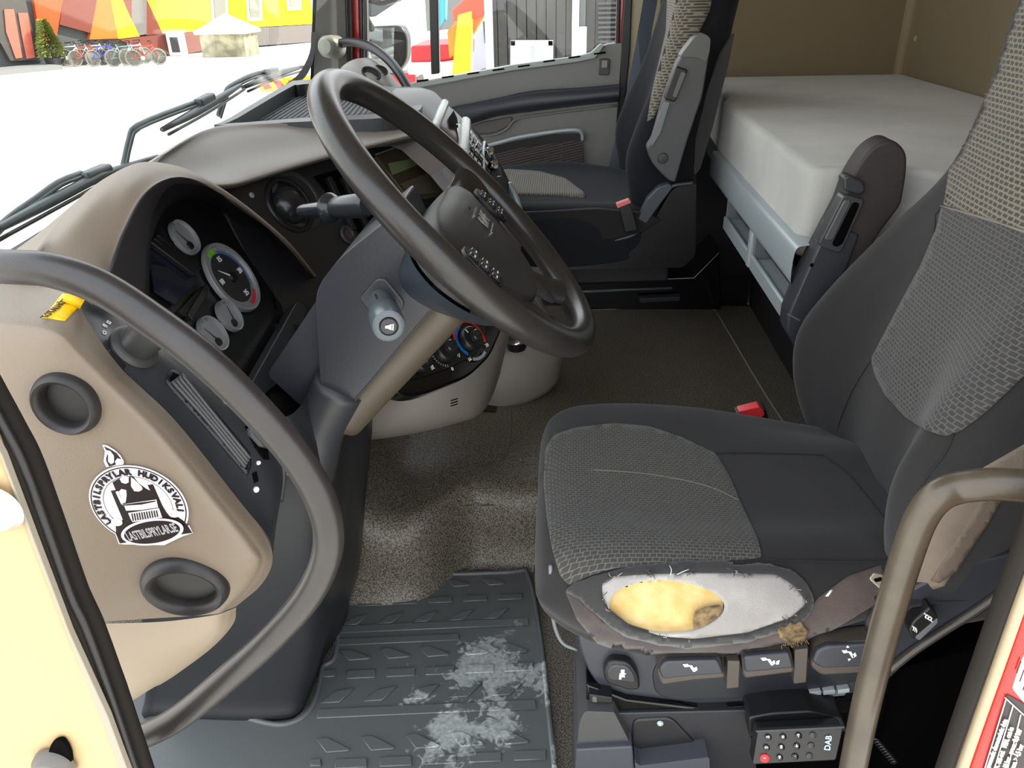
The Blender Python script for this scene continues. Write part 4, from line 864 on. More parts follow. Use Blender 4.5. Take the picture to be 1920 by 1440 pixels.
# maker plate DAF: frame bars and letters
pc = wp(908, 412, .0105); k = .015
lh = (wp(922, 436)-wp(893, 390)).normalized(); 
PLT = PL(pc, wn, WP_.h)
if PLT.v.z < 0: PLT.v = -PLT.v
a0 = PLT
for b in (.0165, -.0165): slab('plate_bar', [a0.at(x, y, .001) for x, y in ((-.026, b-.001), (.026, b-.001), (.026, b+.001), (-.026, b+.001))], wn*-.003, CHROME, sw)
slab('plate', [a0.at(x, y, -.0005) for x, y in ((-.026, -.0165), (.026, -.0165), (.026, .0165), (-.026, .0165))], wn*-.004, BLACK, sw)
text('emblem_letters', 'DAF', a0.at(0, 0, .0008), a0.h, a0.v, .026, mat('emblem_silver', (190, 186, 180), .3, metal=.6), sw, ext=.0006, bold=.0005)
# oval button pods on both sides
for (u, v), pods in (((922, 384), 1), ((908, 500), -1)):
    c = wp(u, v, .009); ca, cb = (c-WC).dot(WP_.h), (c-WC).dot(WP_.v)
    pod = slab('button_pod', [WP_.at(ca+.024*cos(a), cb+.034*sin(a), .010) for a in [2*pi*k/28 for k in range(28)]], wn*-.006, BLACK, sw, .001)
    for i in range(3):
        for j in range(2):
            x, y = ca-.009+j*.018, cb+.018-i*.018
            bt = slab('pod_button', [WP_.at(x+dx, y+dy, .013) for dx, dy in rp([(-.007, -.007), (.007, -.007), (.007, .007), (-.007, .007)], .002, 2)], wn*-.004, GLOSS, sw, .001)
            slab('button_mark', [WP_.at(x+dx, y+dy, .0134) for dx, dy in ((-.0035, -.001), (.0035, -.001), (.0035, .001), (-.0035, .001))], wn*-.0003, WHITE, bt)

# ================================================================ LOWER DASH, CLIMATE PANEL, CENTRE CONSOLE
lc = thing('lower_console', 'beige lower centre console with rounded climate control panel', 'console', (-.25, 1.45, .2))
patch('console_body', [
  YY([(560, 700, 1.40), (650, 660, 1.42), (760, 600, 1.42), (860, 560, 1.45), (938, 560, 1.5), (962, 580, 1.58), (960, 560, 1.8)]),
  YY([(600, 745, 1.36), (680, 730, 1.34), (770, 690, 1.33), (870, 650, 1.36), (935, 615, 1.42), (958, 612, 1.52), (962, 590, 1.75)]),
  YY([(600, 790, 1.33), (680, 775, 1.31), (760, 760, 1.30), (850, 730, 1.33), (915, 690, 1.40), (945, 660, 1.5), (952, 640, 1.7)]),
  YY([(600, 815, 1.33), (680, 815, 1.31), (770, 803, 1.31), (850, 784, 1.34), (898, 768, 1.39), (925, 730, 1.48), (940, 690, 1.65)]),
  YY([(600, 822, 1.38), (690, 824, 1.38), (780, 812, 1.38), (855, 794, 1.42), (900, 776, 1.46), (922, 745, 1.52), (938, 700, 1.65)]),
  YY([(620, 800, 1.55), (700, 800, 1.55), (790, 790, 1.55), (860, 775, 1.58), (900, 760, 1.6), (920, 735, 1.62), (935, 700, 1.7)])], BEIGE2, lc, 6, 6)
cc = Y(830, 660, 1.255); n_ = Vc((.841*.8, -.541*.8, .6)).normalized(); CP = PL(cc, n_, (.541, .841, 0))
slab('climate_bezel', on(CP, rp([(724, 726, 8), (736, 690), (780, 630), (880, 570), (946, 556), (944, 612), (920, 668), (880, 706), (800, 738), (760, 744)], 18)), n_*-.035, GLOSS, lc, .006)
slab('climate_face', on(CP.off(.004), rp([(750, 712, 8), (760, 680), (800, 635), (860, 596), (905, 590), (912, 625), (895, 665), (840, 692), (780, 712)], 12)), n_*-.01, mat('face_black', (14, 14, 15), .3), lc, .002)
def knob(u, v, r, nm, inner=.45):
    p = CP.off(.004)(u, v); k_ = lathe(nm, [(r*1.0, 0), (r, .010), (r*.9, .014), (r*.8, .015), (0, .015)], p, n_, BLACK, lc, 32)
    lathe('knob_cap', [(r*.5, .014), (r*.48, .024), (r*.4, .026), (0, .026)], p+CP.h*.002, n_, mat('knob_cap_black', (34, 34, 35), .3), k_, 24)
    slab('pointer', [p+n_*.0155+CP.h*a+CP.v*b for a, b in ((-.001-r*.35, r*.5), (.001-r*.35, r*.5), (.001-r*.45, r*.85), (-.001-r*.45, r*.85))], n_*.0005, WHITE, k_)
    return p
p1 = knob(880, 637, .024, 'temperature_knob'); p2 = knob(832, 657, .024, 'fan_knob'); p3 = knob(787, 682, .017, 'recirculation_knob')
arc('blue_scale', p1, .0275, .0345, 225, 100, mat('scale_blue', (30, 110, 190), .5), lc, .001, pl=CP)
arc('red_scale', p1, .034, .0385, 160, -30, mat('scale_red', (230, 40, 36), .5), lc, .0012, pl=CP)
for k in range(26):
    a = 250-k*9.5
    if 62 < a < 92: continue
    arc('scale_bar', p2, .0275, .0325, a, a-4, mat('scale_grey', (150, 150, 150), .5), lc, .001, 1, pl=CP)
for tx, p, a, r in (('22', p1, 92, .040), ('16', p1, 232, .041), ('28', p1, -38, .041), ('0', p2, 262, .037)):
    a = radians(a); text('scale_number', tx, p+(CP.h*cos(a)+CP.v*sin(a))*r+n_*.0008, CP.h, CP.v, .009, WHITE, lc, bold=.0002)
slab('white_marker', [p3+CP.h*a+CP.v*b+n_*.001 for a, b in ((-.032, -.002), (-.018, .004), (-.018, -.010), (-.03, -.010))], n_*.0005, WHITE, lc)
arc('grey_block', p1, .036, .042, -60, -118, SILVER, lc, .001, pl=CP)
text('fan_symbol', '⌘', p3+CP.h*.02-CP.v*.017+n_*.001, CP.h, CP.v, .010, WHITE, lc)
text('screen_symbol', '▽', p2+CP.h*.025-CP.v*.022+n_*.001, CP.h, CP.v, .009, WHITE, lc)
LCB = bvh([c for c in lc.children if c.name.startswith('console_body')][0])
for k in range(3): tube('grille_slit', [hitp(LCB, 845, 752+k*5-1, .0005), hitp(LCB, 858, 748+k*5-1, .0005)], .0012, VOID, lc, n=1, seg=6, raw=True)
slab('metal_clip', on(CP.off(.0), [(732, 715), (740, 712), (746, 732), (736, 736)]), n_*-.01, SILV2, lc, .002)
tube('chrome_key', [hitp(LCB, 698, 752, .003), hitp(LCB, 696, 768, .003)], .003, CHROME, lc, n=1, raw=True)
# round cup console behind
cu_ = thing('cup_console', 'rounded grey-beige cup holder console standing on a black base behind the wheel', 'console', Y(990, 700, 1.85))
q = Y(975, 660, 1.85); 
secs = []
for z, r, o in ((q.z-.115, .155, .0), (q.z-.05, .165, 0), (q.z+.0, .16, 0), (q.z+.05, .145, -.01), (q.z+.10, .13, -.02), (q.z+.16, .12, -.03)):
    secs.append([Vc((q.x-.05+o+r*cos(a)*1.0, 1.86+r*sin(a)*.8, z+cos(a)*.035)) for a in [2*pi*k/12 for k in range(12)]])
patch('console_shell', secs, BEIGE2, cu_, 3, 4, cu=True, cap=True)
lathe('base', [(.0, -.075), (.135, -.075), (.16, .0), (0, .0)], Vc((q.x-.055, 1.86, q.z-.10)), (.15, 0, 1), BLACK, cu_, 32)
tube('shell_seam', [Vc((q.x-.055+.150*cos(a), 1.86+.150*sin(a)*.8, q.z+.045+cos(a)*.035)) for a in [2*pi*k/24-2 for k in range(14)]], .002, SILV2, cu_, n=1)
cp_ = Y(968, 632, 1.72); ring('cup_ring', cp_, (0, -.2, 1), .028, .004, CHROME, cu_, 32); lathe('cup', [(.026, 0), (.024, -.03), (0, -.03)], cp_, (0, -.2, 1), BLACK, cu_, 24)
# upper centre console (vents, switches, seen edge-on)
uc = thing('centre_console', 'centre dashboard console with curved switch bank and white trims, seen edge-on', 'console', Y(880, 300, 1.95))
prof = [(742, 166), (785, 167), (812, 173), (834, 194), (852, 209), (873, 229), (893, 248), (919, 279), (949, 329), (978, 388), (984, 440), (970, 500), (950, 560)]
inner = [(700, 205), (745, 222), (785, 232), (814, 242), (838, 264), (868, 290), (880, 305), (900, 330), (925, 372), (945, 410), (940, 450), (925, 500), (900, 560)]
def seg_(i0, i1, m, nm, dy=0, n=5, bulge=.0):
    return patch(nm, [[Y(u, v, 2.25) for u, v in prof[i0:i1+1]], [Y(u, v, 2.05+dy) for u, v in prof[i0:i1+1]], [Y(u*.6+a*.4, v*.6+b*.4, 1.93+dy) for (u, v), (a, b) in zip(prof[i0:i1+1], inner[i0:i1+1])], [Y(a, b, 1.84+dy) for (a, b) in inner[i0:i1+1]], [Y(a-60, b+40, 1.80+dy) for (a, b) in inner[i0:i1+1]]], m, uc, n, 4)
seg_(0, 3, mat('console_cap_grey', (112, 112, 110), .45, bump=.2), 'end_cap'); seg_(3, 5, mat('console_taupe', (92, 80, 74), .4, bump=.2), 'taupe_panel'); seg_(5, 9, GLOSS, 'switch_bank'); seg_(9, 12, BEIGE2, 'lower_end')
def cpt(t_, s, o=0):   # along profile t_, across s (0 outer, 1 inner)
    i = int(t_); f_ = t_-i; P0 = Vc(prof[i]).lerp(Vc(prof[min(i+1, 12)]), f_); I0 = Vc(inner[i]).lerp(Vc(inner[min(i+1, 12)]), f_)
    q = P0.lerp(I0, s); return Y(q.x, q.y, (2.05-.30*s if s < .4 else 1.93-.15*(s-.4))-o)
for t_, m, r in ((3.0, mat('trim_white', (205, 212, 210), .3), .011), (5.0, mat('trim_white', (205, 212, 210), .3), .014)):
    tube('white_trim', [cpt(t_, s, .02) for s in (0, .3, .6, 1)], r, m, uc, seg=10)
slab('vent_hole', [cpt(*a, .025) for a in ((3.9, .0), (4.3, .12), (4.5, .35), (4.0, .5), (3.7, .3))], (0, .004, 0), VOID, uc)
slab('light_wedge', [cpt(*a, .027) for a in ((4.3, .3), (4.9, .1), (5.1, .9), (4.8, .9))], (0, .004, 0), mat('trim_white', (205, 212, 210), .3), uc, .001)
for r_ in range(6):
    for c in range(3):
        if r_ == 5 and c == 2: continue
        t_ = 5.25+r_*.33; s = .12+c*.27
        A = cpt(t_, s, .022); B = cpt(t_+.26, s, .022); Cc = cpt(t_+.26, s+.12, .022); Dd = cpt(t_, s+.12, .022)
        k_ = slab('console_button', [A, B, cpt(t_+.26, s+.2, .022), cpt(t_, s+.2, .022)], (0, .012, 0), BLACK, uc, .001)
        slab('button_mark', [cpt(t_+.02, s+.02, .024), cpt(t_+.24, s+.02, .024), cpt(t_+.24, s+.08, .024), cpt(t_+.02, s+.08, .024)], (0, .001, 0), WHITE, k_)
for t_, s in ((6.95, .15), (7.35, .3)): lathe('console_knob', [(.012, 0), (.011, .014), (.007, .016), (0, .016)], cpt(t_, s, .02), (.6, -.7, .3), CHROME, uc, 20)
tube('chrome_arc', [cpt(6.6, .0, .02), cpt(6.7, .3, .02), cpt(7.1, .75, .02)], .004, SILVER, uc, seg=8)
tube('chrome_arc', [cpt(8.2, .1, .02), cpt(8.6, .05, .03), cpt(9.2, .1, .02)], .009, SILVER, uc, seg=8)
lathe('round_control', [(.024, 0), (.022, .008), (.018, .01), (0, .01)], cpt(8.0, .45, .01), (.7, -.6, .3), DGREY, uc, 28)
# grey rounded dash end by the passenger door with an air vent
de = thing('passenger_dash_end', 'pale grey rounded dash end with an oval air vent by the passenger door', 'dashboard', Y(690, 150, 2.5))
patch('shell', [YY([(622, 150, 2.5), (640, 132, 2.55), (680, 122, 2.6), (705, 122, 2.65)]), YY([(630, 140, 2.5), (650, 118, 2.55), (684, 108, 2.6), (708, 112, 2.65)]),
  YY([(640, 128, 2.42), (672, 112, 2.45), (706, 118, 2.5), (742, 150, 2.6)]), YY([(640, 150, 2.38), (690, 140, 2.38), (725, 152, 2.42), (760, 172, 2.5)]), YY([(640, 175, 2.36), (700, 170, 2.36), (740, 172, 2.4), (780, 178, 2.45)])], mat('dash_end_grey', (138, 134, 128), .5, bump=.15), de, 5, 5)
DB = bvh(de.children[0]); q = hitp(DB, 697, 138); qn = (ray(697, 138)*-1).normalized()
for (u, v, s1) in ((696, 138, .03), (714, 132, .022)):
    q = hitp(DB, u, v, .001); 
    o = lathe('air_vent', [(s1, -.002), (s1*.95, .003), (s1*.8, .002), (s1*.78, -.004), (0, -.004)], q, (.35, -.75, .55), DGREY, de, 28, ell=.65, h=(1, 0, -.3))
tube('dash_end_trim', YY([(742, 168, 2.38), (790, 170, 2.33), (822, 186, 2.25)]), .008, mat('console_cap_grey', (112, 112, 110), .45), de)
# the tray compartment end wall
# ================================================================ RUBBER MAT
def mat_rubber():
    m = mat('floor_mat_rubber', (70, 75, 79), .42, bump=.15, bscale=500); n = m.node_tree.nodes; L = m.node_tree.links; b = n['Principled BSDF']
    t = n.new('ShaderNodeTexCoord')
    def noise(sc, det, dist): 
        q = n.new('ShaderNodeTexNoise'); q.inputs['Scale'].default_value = sc; q.inputs['Detail'].default_value = det; q.inputs['Distortion'].default_value = dist; L.new(t.outputs['Object'], q.inputs['Vector']); return q.outputs['Fac']
    def math(op, a, b_=None, c_=None):
        q = n.new('ShaderNodeMath'); q.operation = op
        for i, x in enumerate((a, b_, c_)):
            if x is None: continue
            if isinstance(x, (int, float)): q.inputs[i].default_value = x
            else: L.new(x, q.inputs[i])
        return q.outputs[0]
    c = Z(930, 1330, 0); vd = n.new('ShaderNodeVectorMath'); vd.operation = 'DISTANCE'; L.new(t.outputs['Object'], vd.inputs[0]); vd.inputs[1].default_value = (c.x, c.y, 0)
    msk = n.new('ShaderNodeMapRange'); msk.inputs[1].default_value = .08; msk.inputs[2].default_value = .30; msk.inputs[3].default_value = .13; msk.inputs[4].default_value = -.2; L.new(vd.outputs['Value'], msk.inputs[0])
    a = math('ADD', math('ADD', noise(9, 3, .6), math('MULTIPLY', math('SUBTRACT', noise(46, 6, 1.5), .5), .55)), msk.outputs[0])
    r = n.new('ShaderNodeValToRGB'); r.color_ramp.elements[0].position = .575; r.color_ramp.elements[1].position = .66; L.new(a, r.inputs[0])
    gr = math('MULTIPLY', r.outputs[0], math('MULTIPLY_ADD', noise(120, 3, 0), .9, .0))
    mx = n.new('ShaderNodeMix'); mx.data_type = 'RGBA'; L.new(gr, mx.inputs[0]); mx.inputs[6].default_value = lin((88, 92, 92)); mx.inputs[7].default_value = lin((206, 212, 210)); L.new(mx.outputs[2], b.inputs['Base Color'])
    return m
MATR = mat_rubber()
t = thing('floor_mat', 'dark grey ribbed rubber floor mat with white dirt in the driver footwell', 'floor mat', (-.2, 1.1, 0))
mo = rp([(560, 1086, 2), (620, 1078), (780, 1067), (850, 1077), (960, 1073), (986, 1068, 4), (1000, 1110), (1016, 1210), (1052, 1560, 0), (60, 1640, 0), (100, 1262, 0), (290, 1290), (400, 1322), (500, 1352), (548, 1350), (580, 1322), (596, 1270), (600, 1246, 10), (622, 1226, 10), (630, 1153, 5), (588, 1149, 3)], 14)
slab('mat_base', [Z(u, v, .008) for u, v in mo], (0, 0, -.008), MATR, t, .002)
edge = [Z(u, v, .010) for u, v in mo]
i0 = min(range(len(mo)), key=lambda i: abs(mo[i][0]-560)+abs(mo[i][1]-1086)); E1 = [Z(u, v, .010) for u, v in mo if v < 1112 or (u > 985)]
tube('mat_rim', [p for p in E1 if True], .005, MATR, t, n=1, seg=8, raw=True)
tube('mat_rim', [Z(u, v, .009) for u, v in [(290, 1292), (400, 1325), (500, 1356), (550, 1354), (585, 1326), (601, 1272), (606, 1250), (628, 1230), (636, 1156)]], .005, MATR, t, n=5, seg=8)
def rib(L): slab('mat_rib', [Z(u, v, .0085) for u, v in L], (0, 0, .0032), MATR, t, .0012, 1)
def sl(v, u): return v-(u-630)*.045
def bar(u0, u1, v, h): rib([(u0, sl(v, u0)), (u1, sl(v, u1)), (u1+2, sl(v, u1)+h), (u0, sl(v, u0)+h)])
bar(640, 790, 1080, 7); bar(632, 990, 1176, 13); bar(628, 860, 1200, 12); bar(594, 1004, 1330, 17); bar(580, 1015, 1468, 18)
for v, h, w_, st_, u0, u1, kind in ((1100, 11, 44, 66, 640, 985, 't'), (1130, 10, 46, 66, 670, 985, 'r'), (1158, 17, 52, 66, 640, 985, 'u'), (1222, 18, 60, 74, 636, 990, 't'), (1260, 15, 54, 74, 650, 998, 'r'), (1295, 24, 66, 80, 600, 1004, 'u'), (1385, 26, 66, 84, 592, 1008, 't'), (1425, 18, 60, 84, 628, 1010, 'r')):
    u = u0
    while u+w_*.6 < u1:
        a = sl(v, u); b_ = sl(v, u+w_)
        if kind == 'r': rib([(u, a), (u+w_, b_), (u+w_, b_+h), (u, a+h)])
        elif kind == 't': rib([(u, a), (u+w_*.35, a-2), (u+w_, b_+h-3), (u+w_*.9, b_+h), (u+w_*.3, a+h)])
        else: rib([(u, a+h), (u+w_*.45, a+1), (u+w_, b_-2), (u+w_*.55, a+h-2)])
        u += st_
rib([(604, 1258), (628, 1257), (628, 1270), (604, 1271)]); rib([(628, 1132), (644, 1131), (644, 1144), (628, 1145)]); rib([(582, 1425), (602, 1424), (602, 1438), (582, 1438)])

# ================================================================ DRIVER'S SEAT
ds = thing('driver_seat', "driver's worn dark grey fabric seat with a torn side showing yellow foam", 'seat', (.25, 1.03, 0))
def csec(x, y0, y1, zb, ztn, ztm, ztf, r=1):
    ym = (y0+y1)/2; L = [(y0+.04, zb), (y0+.006, zb+.025), (y0-.008*r, zb+(ztn-zb)*.45), (y0+.006, ztn-.035), (y0+.035, ztn-.006), (y0+.08, ztn), (y0+.15, ztm+.004), (ym, ztm), (y1-.15, ztm+.004), (y1-.08, ztf), (y1-.035, ztf-.008), (y1-.008, ztf-.035), (y1+.004, zb+(ztf-zb)*.45), (y1-.006, zb+.025), (y1-.04, zb), (ym, zb)]
    return [Vc((x, a, b)) for a, b in L]
cs_ = [csec(-.034, .845, 1.17, .405, .452, .448, .452, .5), csec(-.030, .81, 1.20, .395, .470, .465, .466), csec(-.016, .785, 1.235, .388, .488, .482, .482), csec(.02, .768, 1.258, .372, .501, .491, .493), csec(.08, .757, 1.268, .356, .506, .490, .496), csec(.16, .752, 1.272, .350, .506, .486, .494), csec(.26, .755, 1.268, .358, .503, .482, .488), csec(.36, .765, 1.255, .385, .500, .482, .478), csec(.45, .775, 1.24, .42, .50, .486, .470), csec(.54, .785, 1.23, .43, .50, .488, .47)]
cush = patch('cushion', cs_, FAB, ds, 6, 8, cu=True, cap=True)
CB = bvh(cush)
kn_ = [(1024, 842), (1040, 816), (1080, 803), (1150, 795), (1215, 800), (1280, 822), (1342, 852), (1368, 895), (1396, 960), (1420, 1010), (1429, 1046), (1360, 1052), (1250, 1058), (1150, 1066), (1105, 1080), (1068, 1098), (1052, 1080), (1036, 1030), (1026, 970), (1021, 905)]
drape('knit_insert', CB, rp(kn_, 8, 3), KNIT_SEAT, ds, .0022, 9, uvs=(Vc((0, 0, 0)), Vc((.86, 0, -.5)), Vc((0, 1, 0))))
drape('brown_side_cover', CB, [(1060, 1108), (1085, 1118), (1130, 1165), (1190, 1192), (1300, 1205), (1400, 1196), (1490, 1166), (1535, 1120), (1590, 1080), (1650, 1060), (1662, 1090), (1650, 1128), (1560, 1180), (1480, 1210), (1400, 1230), (1250, 1238), (1190, 1230), (1120, 1205), (1082, 1160)], FABBR, ds, .0015, 9)
lin_ = rp([(1128, 1094), (1150, 1081), (1220, 1077), (1300, 1075), (1380, 1076), (1455, 1078), (1488, 1098), (1512, 1130), (1482, 1156), (1400, 1184), (1300, 1195), (1240, 1190), (1180, 1172), (1142, 1142), (1130, 1118)], 8, 3)
foam_ = [(1247+108*cos(a)*(1+.03*cos(3*a)), 1137+49*sin(a)*(1+.04*sin(2*a))) for a in [2*pi*k/36 for k in range(36)]]
random.seed(7)
fr_o = cr_pts([Vc((x+random.uniform(-2, 2), y+random.uniform(-2, 2), 0)) for x, y in [(1064, 1106), (1100, 1086), (1140, 1074), (1190, 1062), (1250, 1056), (1310, 1055), (1370, 1054), (1378, 1062), (1420, 1056), (1450, 1063), (1490, 1078), (1514, 1105), (1524, 1134), (1512, 1156), (1490, 1172), (1450, 1186), (1400, 1200), (1330, 1210), (1270, 1210), (1220, 1200), (1170, 1188), (1130, 1160), (1090, 1124)]], 3, True)
fr_o = [(p.x+random.uniform(-1.5, 1.5), p.y+random.uniform(-1.5, 1.5)) for p in fr_o]
drape('frayed_edge', CB, fr_o, FRAY, ds, .004, 8, holes=[[(1320+(x-1320)*1.0, 1135+(y-1135)*1.0) for x, y in lin_]])
drape('torn_lining', CB, lin_, LINING, ds, .0028, 8, holes=[foam_])
drape('exposed_foam', CB, foam_, FOAM, ds, -.0095, 8)
# open the cushion where the foam shows
bm = bmesh.new(); bm.from_mesh(cush.data)
def toimg(p): d = p-CAM; w_ = d.dot(fw); return 960+FPX*d.dot(rt)/w_, 720-FPX*d.dot(up)/w_
dl = []
for f in bm.faces:
    c = f.calc_center_median(); u, v = toimg(c)
    if ((u-1247)/112)**2+((v-1137)/54)**2 < 1 and c.y < .9: dl.append(f)
bmesh.ops.delete(bm, geom=dl, context='FACES'); bm.to_mesh(cush.data); bm.free()
drape('foam_flap', CB, rp([(1302, 1148), (1325, 1138), (1352, 1134), (1354, 1150), (1340, 1170), (1318, 1184), (1302, 1186), (1300, 1165)], 6, 3), FOAM2, ds, .001, 6)
drape('loose_foam', CB, [(1456, 1176), (1464, 1170), (1470, 1173), (1480, 1163), (1488, 1167), (1499, 1161), (1505, 1172), (1514, 1178), (1509, 1190), (1515, 1202), (1503, 1201), (1498, 1210), (1487, 1204), (1476, 1207), (1470, 1195), (1460, 1190)], FOAM2, ds, .005, 5)
def thread(nm, u, v, du, dv, m, o=.004): 
    return tube(nm, [hitp(CB, u, v, o), hitp(CB, u+du*.5+random.uniform(-3, 3), v+dv*.5, o+.004), hitp(CB, u+du, v+dv, o+.001)], .0005, m, ds, seg=5, n=3)
for k in range(14): thread('loose_thread', 1460+k*4, 1200+random.uniform(-8, 6), random.uniform(-8, 8), random.uniform(-10, 12), FOAM2, .006)
for k in range(46):
    i = random.randrange(len(lin_)); u, v = lin_[i]; thread('loose_thread', u, v, random.uniform(-12, 12), random.uniform(-9, 9), FRAY if random.random() < .7 else LINING)
thread('loose_thread', 1256, 1080, -2, -16, WHITEP, .006); thread('loose_thread', 1268, 1078, 22, -8, WHITEP, .006)
drape('white_fluff', CB, [(1546, 1118), (1556, 1106), (1561, 1106), (1552, 1118)], WHITEP, ds, .002, 5)
for L in ([(1130, 800), (1060, 880), (1050, 1000)],): pass
def seam(nm, bv, pts, r=.0011, m=None, o=.0008): return tube(nm, [hitp(bv, u, v, o) for u, v in pts], r, m or mat('seam_black', (30, 30, 32), .8), ds, n=3, seg=6)
STIT = mat('pale_stitch', (120, 116, 108), .8)
seam('stitch_seam', CB, [(1032, 880), (1120, 884), (1220, 892), (1320, 912), (1385, 940)], .0009, STIT, .0026)
seam('cushion_seam', CB, [(1342, 850), (1420, 850), (1500, 852), (1545, 855)])
seam('cushion_seam', CB, [(1430, 1050), (1500, 1052), (1600, 1053), (1690, 1052)])
seam('cushion_seam', CB, [(1545, 856), (1590, 890), (1640, 950), (1690, 1012)])

# backrest
def bsec(z, xc, xb, yn, yf, th=.13):
    L = [(xb+.075+th*.8, yn+.05), (xb+.075, yn), (xb+.022, yn+.008), (xb, yn+.045), (xb*.55+xc*.45, yn+.095), (xc, yn+.16), (xc, (yn+yf)/2), (xc, yf-.16), (xb*.55+xc*.45, yf-.095), (xb, yf-.045), (xb+.022, yf-.008), (xb+.075, yf), (xb+.075+th*.8, yf-.05), (xb+.075+th, (yn+yf)/2)]
    return [Vc((a, b, z)) for a, b in L]
bs = [bsec(.40, .50, .475, .80, 1.26, .10), bsec(.46, .485, .44, .78, 1.285), bsec(.54, .478, .415, .77, 1.30), bsec(.62, .482, .414, .772, 1.30), bsec(.70, .498, .450, .78, 1.29), bsec(.80, .520, .510, .80, 1.27), bsec(.90, .553, .566, .83, 1.235, .11), bsec(1.0, .575, .585, .85, 1.215, .11), bsec(1.15, .590, .596, .86, 1.205, .11), bsec(1.3, .605, .610, .87, 1.195, .10), bsec(1.5, .63, .635, .90, 1.17, .09)]
back = patch('backrest', bs, FAB, ds, 7, 6, cu=True, cap=True)
BB = bvh(back)
ki = [(1884, -40), (1872, 20), (1845, 110), (1815, 200), (1786, 300), (1772, 385), (1925, 432), (2030, 462), (2105, 470), (2130, 300), (2150, 100), (2160, -40)]
drape('rib_knit_insert', BB, ki, KNIT_RIB, ds, .003, 14, uvs=(Vc((0, 0, 0)), Vc((0, 1, 0)), Vc((.2, .0, 1))))
ki2 = [(1768, 388), (1758, 430), (1728, 500), (1690, 570), (1648, 650), (1636, 672), (1642, 700), (1662, 740), (1700, 782), (1738, 808), (1772, 818), (1802, 808), (1850, 772), (1925, 700), (2010, 610), (2075, 530), (2100, 474), (2030, 466), (1925, 436)]
drape('lumbar_knit_insert', BB, rp(ki2, 6, 3), KNIT_BACK, ds, .003, 14, uvs=(Vc((0, 0, 0)), Vc((.1, 1, 0)), Vc((.25, .0, 1))))
seam('seat_seam', BB, [(1770, 300), (1768, 386), (1750, 448), (1700, 552), (1646, 652)])
seam('seat_seam', BB, [(1636, 672), (1600, 730), (1575, 790), (1560, 858)])
seam('stitch_seam', BB, [(1768, 388), (1840, 408), (1925, 436)], .002, STIT, .003)
seam('seat_seam', BB, [(1790, 812), (1772, 850), (1735, 900), (1700, 960)])
# tan side cover of the near bolster
drape('tan_side_cover', BB, [(1925, 830), (1890, 850), (1820, 890), (1775, 935), (1735, 985), (1702, 1040), (1690, 1100), (1720, 1112), (1770, 1098), (1800, 1050), (1860, 960), (1925, 880)], FABTAN, ds, .0015, 10)
drape('side_fold', BB, [(1860, 900), (1900, 890), (1850, 980), (1790, 1070), (1760, 1090), (1745, 1085), (1800, 1000)], mat('tan_fabric_dark', (104, 92, 82), .9, bump=.3), ds, .003, 10)
# folded-up armrest on the far side
AY = 1.325
arm = slab('armrest', on(Y, rp([(1597, 330, 26), (1632, 278, 40), (1672, 258, 30), (1702, 284, 20), (1700, 330, 20), (1690, 385), (1655, 430), (1600, 520), (1540, 620), (1496, 660, 10), (1474, 622, 10), (1478, 590, 6), (1506, 520, 10), (1540, 455, 8), (1580, 380, 8)], 12), AY), (0, .055, 0), mat('armrest_brown_black', (48, 43, 42), .62, bump=.3, bscale=500), ds, .014, 5)
slab('armrest_shell', on(Y, rp([(1558, 420), (1612, 440), (1590, 500), (1540, 600), (1492, 650), (1474, 622), (1478, 590), (1508, 520), (1535, 462)], 8), AY-.005), (0, .045, 0), mat('arm_shell', (50, 52, 58), .4, bump=.1), ds, .006)
slab('armrest_bracket', on(Y, rp([(1582, 334), (1592, 328), (1618, 340), (1625, 358), (1612, 366), (1582, 358)], 5), AY-.012), (0, .03, 0), DGREY, ds, .004)
slab('adjuster_frame', on(Y, rp([(1588, 366), (1618, 374), (1618, 384), (1578, 470), (1572, 474), (1538, 462), (1536, 456), (1580, 370)], 5), AY-.012), (0, .03, 0), mat('adjuster_grey', (60, 60, 62), .35), ds, .003)
slab('adjuster_slot', on(Y, rp([(1600, 378), (1613, 382), (1580, 458), (1568, 464), (1560, 458), (1564, 450)], 7), AY-.0135), (0, .01, 0), VOID, ds, .001)
slab('adjuster_grip', on(Y, rp([(1584, 374), (1597, 377), (1562, 450), (1552, 452), (1546, 448)], 6), AY-.0145), (0, .01, 0), mat('adjuster_light', (78, 80, 82), .35), ds, .002)
slab('shell_seam', on(Y, [(1478, 588), (1500, 600), (1499, 602), (1477, 590)], AY-.0065), (0, .003, 0), SILV2, ds)
lathe('shell_screw', [(0, .002), (.003, .002), (.0035, 0)], Y(1522, 497, AY-.006), (0, -1, 0), VOID, ds, 10)
# belt buckle, red and black
slab('buckle', on(Y, rp([(1380, 778), (1436, 766), (1446, 800), (1400, 810)], 4), 1.30), (0, .03, 0), BLACK, ds, .003)
slab('buckle_button', on(Y, rp([(1384, 772), (1424, 762), (1434, 774), (1432, 782), (1396, 790)], 3), 1.295), (0, .022, 0), mat('buckle_red', (226, 56, 60), .35), ds, .003)
box('belt_stalk', Y(1415, 850, 1.31), (.03, .012, .09), BLACK, ds, .003)

